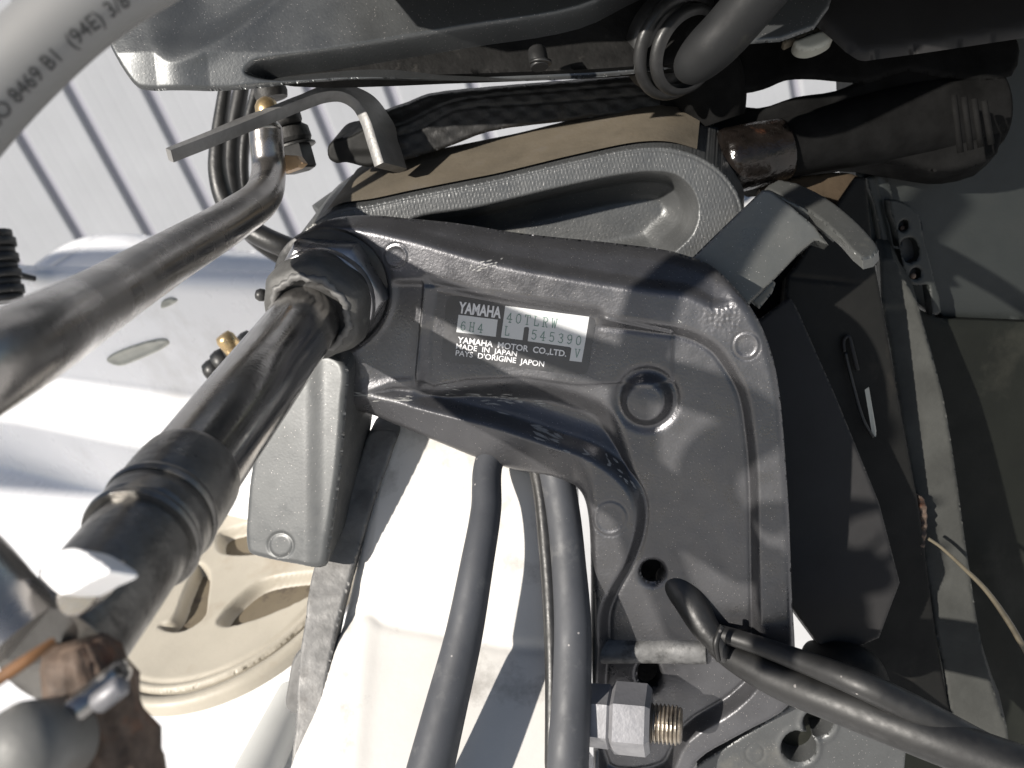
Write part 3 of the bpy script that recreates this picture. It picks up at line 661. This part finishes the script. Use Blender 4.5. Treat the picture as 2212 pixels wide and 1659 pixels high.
slab('lit_nut_face', [(606, 334), (640, 336), (652, 352), (642, 362), (610, 373)], Plane(625, 352, .459, (.5, .1, 1)), M['tan'], bj, res=3, r=2, thick=.004, smooth_n=0)  # lit side of the nut, put in as a lighter tan face

# ---- flat hook bar
hk = thing('hook_bar', 'flat grey steel bar hooked over the end of the black tiller arm', 'bar', P(600, 250, .43))
pa = spl([(372, 338, .40, 0), (480, 296, .415, 0), (570, 260, .43, 0), (650, 228, .44, 0), (700, 211, .445, 0), (738, 210, .448, 0), (768, 228, .448, 0), (788, 262, .447, 0), (802, 305, .446, 0), (818, 356, .445, 0)], 7)
pp = [P(*a[:3]) for a in pa]
thk, wid = .0019, .0105
def bprof(i):
    return [(-wid, -thk), (-wid, thk), (-wid+.001, thk+.0006), (wid-.001, thk+.0006), (wid, thk), (wid, -thk), (wid-.001, -thk-.0006), (-wid+.001, -thk-.0006)]
# the bar is broad along the tilt axis
path = np.array([tuple(p) for p in pp]); T = np.gradient(path, axis=0); T /= np.linalg.norm(T, axis=1)[:, None]
vv, ff = [], []
for i in range(len(path)):
    a = np.array(AX); B = a-T[i]*a.dot(T[i]); B /= np.linalg.norm(B); Nn = np.cross(T[i], B)
    for (s1, s2) in ((0, -1), (.04, -1.25), (1.9, -1.25), (2, -1), (2, 1), (1.9, 1.25), (.04, 1.25), (0, 1)): vv.append(path[i]+B*s1*wid*np.interp(i, [0, 35, 50, 70], [.18, .4, 1, 1])+Nn*s2*thk*1.12)
for i in range(len(path)-1):
    for j in range(8): k = (j+1) % 8; ff.append((i*8+j, i*8+k, (i+1)*8+k, (i+1)*8+j))
ff += [tuple(range(8)), tuple((len(path)-1)*8+j for j in range(7, -1, -1))]
autosmooth(mesh('bar', vv, ff, M['hook'], hk), 50)

# ---- black tiller arm
ta = thing('tiller_arm', 'grimy black steering arm bar running right from the hook to the dark yoke', 'steering arm', P(1100, 240, .47))
tpn = Plane(1100, 240, .47, (-.05, .15, 1))
l1 = spl([(808, 284), (870, 268), (970, 222), (1054, 208), (1200, 196), (1420, 178)], 6); l2 = spl([(808, 300), (900, 282), (985, 238), (1150, 224), (1300, 212), (1450, 200)], 6)
def hta(x, y, s): return -5*np.exp(-(dl(x, y, l1)/2.2)**2)-4*np.exp(-(dl(x, y, l2)/2.2)**2)-14*ss(0, 30, np.interp(x, l1[:, 0], l1[:, 1])-y)+1.5*np.sin(x*.11)*np.sin(y*.19)
slab('bar', [(800, 262), (830, 240), (880, 222), (925, 204), (1071, 188), (1242, 174), (1400, 160), (1500, 165), (1560, 210), (1600, 290), (1620, 380), (1560, 350), (1480, 320), (1430, 295), (1405, 268), (1344, 250), (1207, 263), (1054, 284), (985, 310), (934, 328), (870, 346), (822, 354), (808, 330)], tpn, M['grime'], ta, res=3.5, r=7, h=hta, ext=dirw((-.1, .35, 1)), thick=.022, smooth_n=3)
slab('end_stub', [(722, 300), (760, 292), (806, 270), (822, 300), (818, 352), (790, 360), (745, 350), (724, 352), (708, 342), (706, 316)], Plane(760, 325, .462, (.2, .2, 1)), M['leg2'], ta, res=3, r=8, h=lambda x, y, s: 6*ss(735, 760, x)*ss(340, 320, y), ext=AX, thick=.02, smooth_n=3)

# ---- swivel bracket (loop with oblong pocket)
sp_ = Plane(1200, 430, .445, (.08, .22, 1))
sw = thing('swivel_bracket', 'grey cast swivel bracket with a long rounded pocket and dusty tan top', 'swivel bracket', sp_.pt(1200, 430))
PK = spl([(880, 480), (1037, 446), (1207, 405), (1344, 377), (1413, 371), (1462, 379), (1497, 413), (1509, 455), (1497, 503), (1456, 545), (1430, 570), (1300, 600), (1000, 600), (880, 520)], 6, True)
def hsw(x, y, s):
    t = sd(x, y, PK); return -120*ss(-2, 26, t)-50*ss(0, 70, t)+1.2*np.sin(x*.8)*np.sin(y*.25)*ss(0, -6, t)-3*np.exp(-((s-9)/2.2)**2)
slab('loop', [(640, 520), (690, 472), (729, 452), (800, 441), (879, 424), (1000, 400), (1071, 386), (1242, 345), (1378, 318), (1447, 318), (1505, 334), (1560, 370), (1600, 430), (1608, 500), (1590, 620), (1400, 640), (1000, 620), (700, 600)], sp_, M['paint2'], sw, res=3, r=7, h=hsw, ext=AX, thick=.048, smooth_n=4)
# dusty deck lying on the loop's upper side
TPo = spl([(700, 462), (729, 447), (800, 436), (879, 419), (1000, 395), (1071, 381), (1242, 340), (1378, 313), (1447, 313), (1505, 329)], 6)
v = []; f = []
for p in TPo:
    b = sp_.pt(*p)
    for k in (0.0035, .015, .028, .04, .05): v.append(b+AX*k-bp.n*-.0002)
for i in range(len(TPo)-1):
    for j in range(4): f.append((i*5+j, i*5+j+1, (i+1)*5+j+1, (i+1)*5+j))
mesh('dusty_top', v, f, M['dust'], sw)
tub = spl([(700, 478, .51, 52), (800, 415, .515, 54), (900, 385, .52, 56), (1050, 352, .525, 56), (1200, 322, .53, 56), (1330, 310, .535, 54), (1430, 345, .535, 50)], 5)
tube('rear_flange', [(a, b, c, r_*.8) for a, b, c, r_ in tub], M['paint2'], sw, n=2, seg=32)
for (x, y, rr) in ((846, 358, 7), (842, 352, 5), (784, 402, 8), (770, 415, 6)):
    lathe('grit_lump', P(x, y, .52), AX, [(rr*.24e-3*.6, -.001), (rr*.24e-3, 0), (rr*.24e-3*.6, .001)], M['grime'], sw, n=10)

# ---- engine cowling pan over everything
cp = Plane(700, 90, .41, (.02, -.10, 1))
cw = thing('engine_cowling', 'dark grey metallic engine bottom cowling overhanging the top of the picture', 'cowling', cp.pt(700, 90))
REC = spl([(526, 150), (545, 132), (600, 122), (700, 108), (1000, 58), (1250, 15), (1420, -60), (1700, -60), (1540, 110), (1400, 140), (1160, 156), (960, 160), (760, 158), (570, 164)], 5, True)
CRS = spl([(300, 60), (340, 112), (372, 128), (440, 108), (520, 64), (600, 0), (680, -80)], 6)
def hcw(x, y, s):
    t = sd(x, y, REC); cy = np.interp(x, CRS[:, 0], CRS[:, 1])
    up = np.clip(cy-y, 0, None)
    fd = ss(310, 440, x)
    h = -20*ss(0, 70, up)*fd+5*np.exp(-((y-cy)/22.)**2)*fd-.10*np.clip(330-x, 0, None)*ss(330, 230, x)
    h = h-.30*np.clip(y-np.maximum(cy, 105)-8, 0, None)
    return h-85*ss(-4, 26, t)
slab('pan', [(-60, -60), (100, -20), (200, 40), (235, 100), (262, 148), (288, 178), (320, 184), (500, 183), (640, 169), (750, 161), (900, 155), (1165, 138), (1390, 124), (1500, 100), (1760, 60), (1800, -90), (1000, -160), (100, -160)], cp, M['cowl'], cw, res=3, r=9, h=hcw, ext=AX, thick=.10, smooth_n=3)
slab('recess_shade_sheet', [(535, 146), (620, 128), (1000, 68), (1260, 22), (1420, -50), (1700, -80), (1560, 112), (1400, 140), (1160, 153), (960, 160), (760, 168), (620, 166)], Plane(900, 100, .4225, (.02, -.10, 1)), M['undershade'], cw, res=8, r=2, thick=.01, smooth_n=2)  # dark sheet over the recess, shade as well as grime in its colour
tube('drain_nipple', [(1160, 110, .405, 20), (1163, 128, .403, 21), (1166, 146, .402, 19)], M['black'], cw, n=3, seg=14)
tube('drain_tip', [(1168, 132, .401, 24), (1168, 138, .401, 24)], M['black'], cw, n=1, seg=14)
# rest of the cowling goes on over and past the frame; unseen hull_side shaped to cast shade
slab('side_panel', [(1500, -100), (1760, 40), (1860, 120), (1900, 118), (2300, 60), (2600, 20), (2600, -700), (1500, -700)], Plane(1980, 40, .43, (.02, -.25, 1)), M['leg'], cw, res=12, r=18, thick=.05, ext=AX, smooth_n=3)
slab('hull_side', [(640, -60), (1000, -50), (1800, -60), (2600, -60), (2700, -500), (2500, -1100), (800, -1100)], Plane(1200, -400, .37, (.0, -.10, 1)), M['cowl'], cw, res=24, r=30, thick=.20, ext=AX, smooth_n=2)

# ---- grommet and conduit
gr = thing('rubber_grommet', 'ribbed black rubber grommet around the conduit at the top', 'grommet', P(1490, 110, .43))
ga = dirw((.50, -.50, -.62))
gc = P(1474, 104, .425); gu = .425/F
for k, (rr, z) in enumerate(((118, -14), (98, 16))):
    pr = [((rr-20)*gu, (z-14)*gu)]+[((rr-12+13*math.cos(t))*gu, (z+13*math.sin(t))*gu) for t in np.linspace(-1.5, 1.5, 9)]+[((rr-20)*gu, (z+14)*gu)]
    lathe('rib', gc, ga, pr, M['black'], gr, n=56, cap=False)
lathe('throat', gc, ga, [(112*gu, -60*gu), (100*gu, -26*gu), (84*gu, -22*gu), (50*gu, -22*gu)], M['black'], gr, n=48)
tag(tube('conduit', [(1482, 150, .395, 28), (1494, 142, .39, 42), (1524, 114, .385, 52), (1566, 72, .38, 55), (1645, -20, .37, 57), (1735, -130, .36, 60)], M['conduit'], None, n=8, seg=40), 'thick dark grey conduit leaving the ribbed grommet to the top', 'conduit')
cl = thing('cable_clip', 'small pale grey clip under a brown strip at the top right', 'clip', P(1760, 90, .44))
slab('pad', [(1716, 86), (1724, 82), (1796, 60), (1803, 68), (1800, 82), (1780, 96), (1750, 106), (1728, 104), (1718, 96)], Plane(1760, 90, .435, (.1, -.2, 1)), M['clip'], cl, res=3, r=9, thick=.006, smooth_n=3)
slab('strip', [(1690, 88), (1720, 76), (1800, 46), (1808, 50), (1800, 58), (1716, 84), (1696, 94)], Plane(1750, 70, .44, (.1, -.4, 1)), M['dust'], cl, res=4, r=2, thick=.004, smooth_n=0)
slab('post', [(1640, 60), (1690, 40), (1720, 0), (1740, -40), (1700, -60), (1660, 0)], Plane(1690, 20, .45, (.2, 0, 1)), M['leg'], cl, res=5, r=6, thick=.01, smooth_n=0)
# ---- dark steering yoke
yk = thing('steering_yoke', 'oily black steering yoke with rusty end filling the dark upper right', 'yoke', P(1750, 270, .52))
yd = lambda d: d/F
tube('rusty_end', [(1556, 352, .463, 46), (1566, 350, .463, 66), (1600, 342, .464, 70), (1690, 322, .467, 66)], M['oil'], yk, n=8, seg=40)
tube('shaft', [(1680, 322, .468, 62), (1800, 296, .472, 70), (1960, 262, .476, 84), (2130, 232, .48, 92)], M['pitch'], yk, n=8, seg=40)
tube('boss', [(1490, 112, .465, 86), (1520, 165, .465, 84), (1545, 215, .468, 70), (1560, 262, .47, 50)], M['pitch'], yk, n=8, seg=40)
slab('web', [(1420, 175), (1480, 192), (1560, 215), (1640, 232), (1720, 208), (1810, 194), (1860, 170), (1900, 130), (2050, 120), (2160, 140), (2160, 330), (2060, 370), (1960, 360), (1830, 342), (1729, 372), (1620, 400), (1540, 330), (1450, 290)], Plane(1750, 270, .47, (.05, .15, 1)), M['pitch'], yk, res=5, r=14, thick=.02, ext=dirw((.2, -.1, 1)), smooth_n=3)
slab('block', [(1560, 60), (1700, 70), (1830, 40), (2000, 60), (2200, 80), (2190, 160), (2050, 165), (1960, 150), (1880, 175), (1806, 172), (1760, 168), (1700, 170), (1650, 190), (1590, 196), (1560, 150)], Plane(1800, 120, .46, (0, -.1, 1)), M['pitch'], yk, res=5, r=10, thick=.06, ext=AX, smooth_n=3)
for k in range(4):
    tube('fin', [(2060+k*22, 205+k*4, .438, 7), (2075+k*22, 330-k*6, .442, 7)], M['pitch'], yk, n=3, seg=10)
slab('tan_plate', [(1640, 405), (1709, 384), (1760, 376), (1830, 372), (1860, 385), (1868, 440), (1800, 480), (1700, 460)], Plane(1760, 410, .478, (.05, -.2, 1)), M['tanp'], yk, res=5, r=4, thick=.01, smooth_n=3)

# ---- tilt stop bracket
mp_ = Plane(1640, 540, .418, (.10, .22, 1))
ts = thing('tilt_stop', 'plain grey bent stop bracket with a shiny curved tab right of the swivel bracket', 'stop bracket', mp_.pt(1640, 540))
slab('plate', [(1478, 574), (1560, 494), (1647, 411), (1663, 411), (1712, 448), (1760, 489), (1791, 530), (1760, 520), (1729, 545), (1675, 602), (1604, 672), (1600, 760), (1480, 700)], mp_, M['stop'], ts, res=3, r=4, thick=.008, ext=dirw((.1, -.1, 1)), smooth_n=0)
tb = Plane(1760, 450, .420, (.30, -.95, .62))
def htb(x, y, s): return -.0012*np.clip(x-1745, 0, None)**2
slab('tab', [(1648, 409), (1683, 386), (1764, 413), (1832, 454), (1872, 484), (1896, 512), (1862, 543), (1815, 506), (1740, 450), (1663, 411)], tb, M['stop'], ts, res=3, r=4, h=htb, thick=.004, smooth_n=2)
slab('web', [(1663, 414), (1740, 452), (1815, 508), (1800, 524), (1760, 490), (1712, 450)], Plane(1740, 470, .422, (.1, .5, 1)), M['stop'], ts, res=3, r=2, thick=.003, smooth_n=0)

# ---- motor leg
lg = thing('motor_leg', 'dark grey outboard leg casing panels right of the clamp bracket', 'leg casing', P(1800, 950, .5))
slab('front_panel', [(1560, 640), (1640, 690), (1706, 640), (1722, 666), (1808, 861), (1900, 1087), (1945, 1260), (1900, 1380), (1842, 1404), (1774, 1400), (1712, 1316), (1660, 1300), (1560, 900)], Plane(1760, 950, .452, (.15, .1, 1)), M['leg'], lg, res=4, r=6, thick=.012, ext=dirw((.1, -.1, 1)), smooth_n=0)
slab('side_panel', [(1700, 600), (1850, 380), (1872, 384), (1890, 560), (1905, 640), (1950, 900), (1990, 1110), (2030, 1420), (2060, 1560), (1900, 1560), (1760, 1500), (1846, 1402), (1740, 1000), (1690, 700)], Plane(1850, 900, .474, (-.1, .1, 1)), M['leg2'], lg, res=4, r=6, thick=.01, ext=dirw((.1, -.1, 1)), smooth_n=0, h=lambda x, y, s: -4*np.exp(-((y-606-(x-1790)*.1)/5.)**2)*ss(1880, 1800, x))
mesh('slot_light_patch', [P(*q) for q in ((1868, 842, 0.468), (1877, 836, 0.468), (1893, 930, 0.472), (1892, 944, 0.472), (1884, 938, 0.472))], [(0, 1, 2, 3, 4)], M['clip'], lg, False)  # light inside the slot, put in as a pale patch
tube('slot_rim', [(1824, 760, 0.468, 4), (1823, 735, 0.468, 4), (1832, 726, 0.468, 4), (1842, 760, 0.468, 5), (1852, 800, 0.469, 5)], M['leg'], lg, n=5, seg=8)
tube('slot_rim', [(1826, 762, 0.468, 4), (1842, 830, 0.469, 4), (1866, 910, 0.470, 4), (1886, 944, 0.471, 4)], M['blackm'], lg, n=5, seg=8)
slab('upper_shroud', [(1540, 520), (1640, 470), (1760, 470), (1880, 560), (1890, 700), (1760, 800), (1640, 760)], Plane(1700, 620, .482, (.1, .1, 1)), M['leg2'], lg, res=6, r=4, thick=.004, smooth_n=0)
slab('notch_face', [(1640, 668), (1668, 634), (1676, 612), (1668, 606), (1620, 652)], Plane(1650, 640, .435, (.1, .3, 1)), M['stop'], lg, res=4, r=2, thick=.005, smooth_n=0)

# ---- galvanised bar, grey panel, latch plate
tag(slab('cast_bar', [(1900, 560), (1930, 560), (1951, 601), (1975, 640), (1986, 668), (2012, 760), (2037, 850), (2060, 980), (2078, 1110), (2095, 1230), (2126, 1417), (2160, 1530), (2180, 1600), (2080, 1620), (2042, 1470), (2000, 1240), (1982, 1107), (1950, 920), (1925, 760)], Plane(2010, 1050, .492, (.2, .05, 1)), M['bar'], None, res=5, r=5, thick=.02, ext=AX, smooth_n=2, h=lambda x, y, s: 5*ss(672, 655, y)),
    'mottled grey galvanised bar with rust spots running down the right side', 'bar')
tag(slab('rust_strip', [(1984, 1070), (1998, 1080), (2004, 1120), (2000, 1170), (1992, 1200), (1984, 1190), (1990, 1140)], Plane(1992, 1130, .484, (.2, .05, 1)), M['rust'], None, res=3, r=4, thick=.006, smooth_n=2, h=lambda x, y, s: 4*np.sin(y*.3)),
    'thin flaking rust strip against the left edge of the galvanised bar', 'rust strip')
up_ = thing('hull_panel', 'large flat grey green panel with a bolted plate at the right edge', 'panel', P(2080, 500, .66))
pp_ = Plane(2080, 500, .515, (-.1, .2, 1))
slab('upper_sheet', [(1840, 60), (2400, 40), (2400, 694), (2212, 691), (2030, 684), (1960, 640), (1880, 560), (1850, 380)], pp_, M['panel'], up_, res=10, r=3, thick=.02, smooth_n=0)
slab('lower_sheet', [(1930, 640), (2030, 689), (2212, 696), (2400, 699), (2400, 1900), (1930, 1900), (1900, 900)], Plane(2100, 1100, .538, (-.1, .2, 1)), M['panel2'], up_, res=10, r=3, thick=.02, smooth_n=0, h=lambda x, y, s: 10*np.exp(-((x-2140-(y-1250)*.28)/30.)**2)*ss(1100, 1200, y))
lt = Plane(1970, 540, .508, (-.1, .2, 1))
slab('edge_flange', [(1874, 384), (1912, 378), (1932, 440), (1948, 530), (1962, 604), (1946, 608), (1922, 585), (1905, 520), (1890, 440)], lt, M['panel'], up_, res=4, r=3, thick=.01, smooth_n=2, h=lambda x, y, s: -3*np.exp(-((x-1908-(y-440)*.22)/3.)**2))
lpz = slab('bolted_plate', [(1923, 432), (1950, 436), (1984, 461), (1995, 510), (2006, 551), (2018, 600), (2034, 674), (2016, 681), (2008, 614), (1985, 618), (1962, 606), (1946, 540), (1936, 490)], Plane(1970, 540, .501, (-.1, .2, 1)), M['panel'], up_, res=3, r=3, thick=.007, smooth_n=2, holes=[hole(1953, 488, 11, 14, .5), [(1947, 522), (1974, 514), (1986, 556), (1960, 568)], hole(1979, 591, 12, 14, .6)])
slab('plate_back', [(1935, 460), (1990, 470), (2010, 610), (1950, 610)], Plane(1970, 540, .5075, (-.1, .2, 1)), M['blackm'], up_, res=8, r=1, thick=.001, smooth_n=0)
for x, y in ((1949, 494), (1972, 596)): lathe('rivet_rust', P(x, y, .5035), lt.n, [(.0012, -.001), (.0015, .0005), (.0006, .0012)], M['rust'], up_, n=12)
tag(tube('thin_cable', [(2006, 1164, .478, 3.5), (2030, 1180, .478, 3.5), (2080, 1225, .478, 4.5), (2130, 1275, .478, 5.5), (2180, 1345, .478, 6.5), (2212, 1400, .478, 6.5), (2260, 1480, .478, 6.5)], M['sheath'], None, n=8, seg=12), 'thin tan cable curving over the galvanised bar to the right edge', 'cable')

# ---- lower right: perforated plate, bolt, cables
pf = Plane(1700, 1600, .462, (.1, .45, 1))
pe = thing('perforated_plate', 'grey cast anode plate with round holes at the bottom below the thick cable', 'plate', pf.pt(1700, 1600))
slab('plate', [(1500, 1720), (1506, 1655), (1600, 1596), (1700, 1534), (1760, 1490), (1860, 1520), (1960, 1590), (1950, 1720), (1700, 1740)], pf, M['paint2'], pe, res=3, r=4, thick=.012, smooth_n=0, holes=[hole(1768, 1562, 33, 30), hole(1726, 1614, 38, 35)],
     h=lambda x, y, s: 4*np.exp(-((np.hypot(x-1768, y-1562)-40)/6.)**2)+4*np.exp(-((np.hypot(x-1726, y-1614)-44)/6.)**2)-2.5*np.exp(-((np.hypot(x-1631, y-1628)-20)/2.6)**2))
slab('plate_floor', [(1660, 1500), (1860, 1500), (1860, 1700), (1660, 1700)], Plane(1740, 1590, .474, (.1, .45, 1)), M['panel2'], pe, res=12, r=2, thick=.004, smooth_n=0)
tbx = dirw((1, -.02, -.22)); tc_ = P(1300, 1553, .437); q_ = .437/F
tbolt = thing('transom_bolt', 'zinc plated bolt with two hex nuts and worn brassy thread at the bottom', 'bolt', tc_)
autosmooth(lathe('nut', P(1292, 1546, .437), tbx, [(56*q_, -36*q_), (66*q_, -30*q_), (68*q_, 24*q_), (62*q_, 30*q_)], M['zinc'], tbolt, n=6, rot=-.15, smooth=False), 25)
autosmooth(lathe('nut', P(1366, 1553, .434), tbx, [(66*q_, -44*q_), (76*q_, -36*q_), (76*q_, 30*q_), (66*q_, 40*q_)], M['zinc'], tbolt, n=6, rot=-.17, smooth=False), 25)
pr = [(36*q_, -150*q_), (36*q_, -20*q_)]
for k in range(9): pr += [(41*q_, (-20+k*8.5)*q_), (41.5*q_, (-18+k*8.5)*q_), (36.5*q_, (-15+k*8.5)*q_), (36.5*q_, (-13+k*8.5)*q_)]
pr += [(38*q_, 58*q_), (33*q_, 62*q_), (10*q_, 63*q_)]
lathe('thread', P(1410, 1562, .432), tbx, pr, M['thread'], tbolt, n=40, smooth=False)
cable([(1110, 900, .462, 30), (1056, 1000, .452, 31), (1050, 1100, .439, 33), (1030, 1220, .427, 36), (1000, 1380, .418, 41), (965, 1520, .41, 46), (930, 1659, .402, 51), (905, 1760, .397, 54)], 'grey cable crossing the middle of the white transom', 'cable', 'grey cables crossing the white transom', 'grey_cable', seg=36)
cable([(1170, 900, .462, 34), (1205, 1040, .450, 36), (1218, 1120, .447, 37), (1228, 1220, .442, 38), (1236, 1340, .436, 41), (1234, 1480, .43, 44), (1228, 1600, .424, 46), (1220, 1760, .418, 48)], 'scuffed grey cable along the right edge of the white transom', 'cable', 'grey cables crossing the white transom', 'grey_cable', seg=36)
cable([(1146, 960, .460, 16), (1168, 1060, .453, 17), (1180, 1180, .446, 17), (1188, 1290, .440, 17), (1193, 1440, .432, 16), (1190, 1720, .418, 15)], 'thin black cable tucked behind the scuffed grey cable', 'black', None, 'black_cable')
# harness
hn = thing('wire_harness', 'black rubber wire harness sweeping from the bracket to the bottom right corner', 'wire harness', P(1700, 1480, .42))
tube('thick_lead', [(1540, 1392, .44, 20), (1580, 1416, .435, 30), (1680, 1466, .42, 41), (1830, 1524, .40, 46), (1985, 1584, .385, 49), (2212, 1668, .37, 55), (2360, 1724, .36, 58)], M['blackm'], hn, n=10, seg=36)
tube('thin_lead', [(1546, 1366, .434, 19), (1620, 1388, .425, 20), (1720, 1424, .41, 24), (1850, 1474, .39, 30), (1960, 1526, .384, 32), (2100, 1600, .38, 32), (2320, 1712, .368, 32)], M['blackm'], hn, n=10, seg=28)
tube('rubber_boot', [(1432, 1246, .452, 20), (1452, 1250, .447, 32), (1486, 1290, .442, 36), (1520, 1350, .436, 31), (1556, 1400, .432, 22), (1566, 1428, .432, 10)], M['black'], hn, n=8, seg=28)
tube('cable_tie', [(1560, 1352, .422, 6), (1546, 1390, .420, 7), (1552, 1426, .424, 6)], M['blackm'], hn, n=5, seg=8)
tag(tube('dirty_pipe', [(1290, 1405, .46, 28), (1400, 1402, .455, 30), (1480, 1402, .45, 32), (1528, 1404, .447, 30)], M['lip'], None, n=6, seg=32), 'dirty grey pipe end under the black rubber boot', 'pipe')
tag(tube('rubber_bung', [(1760, 1430, .47, 46), (1810, 1432, .46, 48), (1860, 1448, .455, 46), (1890, 1480, .455, 34)], M['leg2'], None, n=6, seg=32), 'dull black rubber bung behind the wire harness at the right', 'bung')
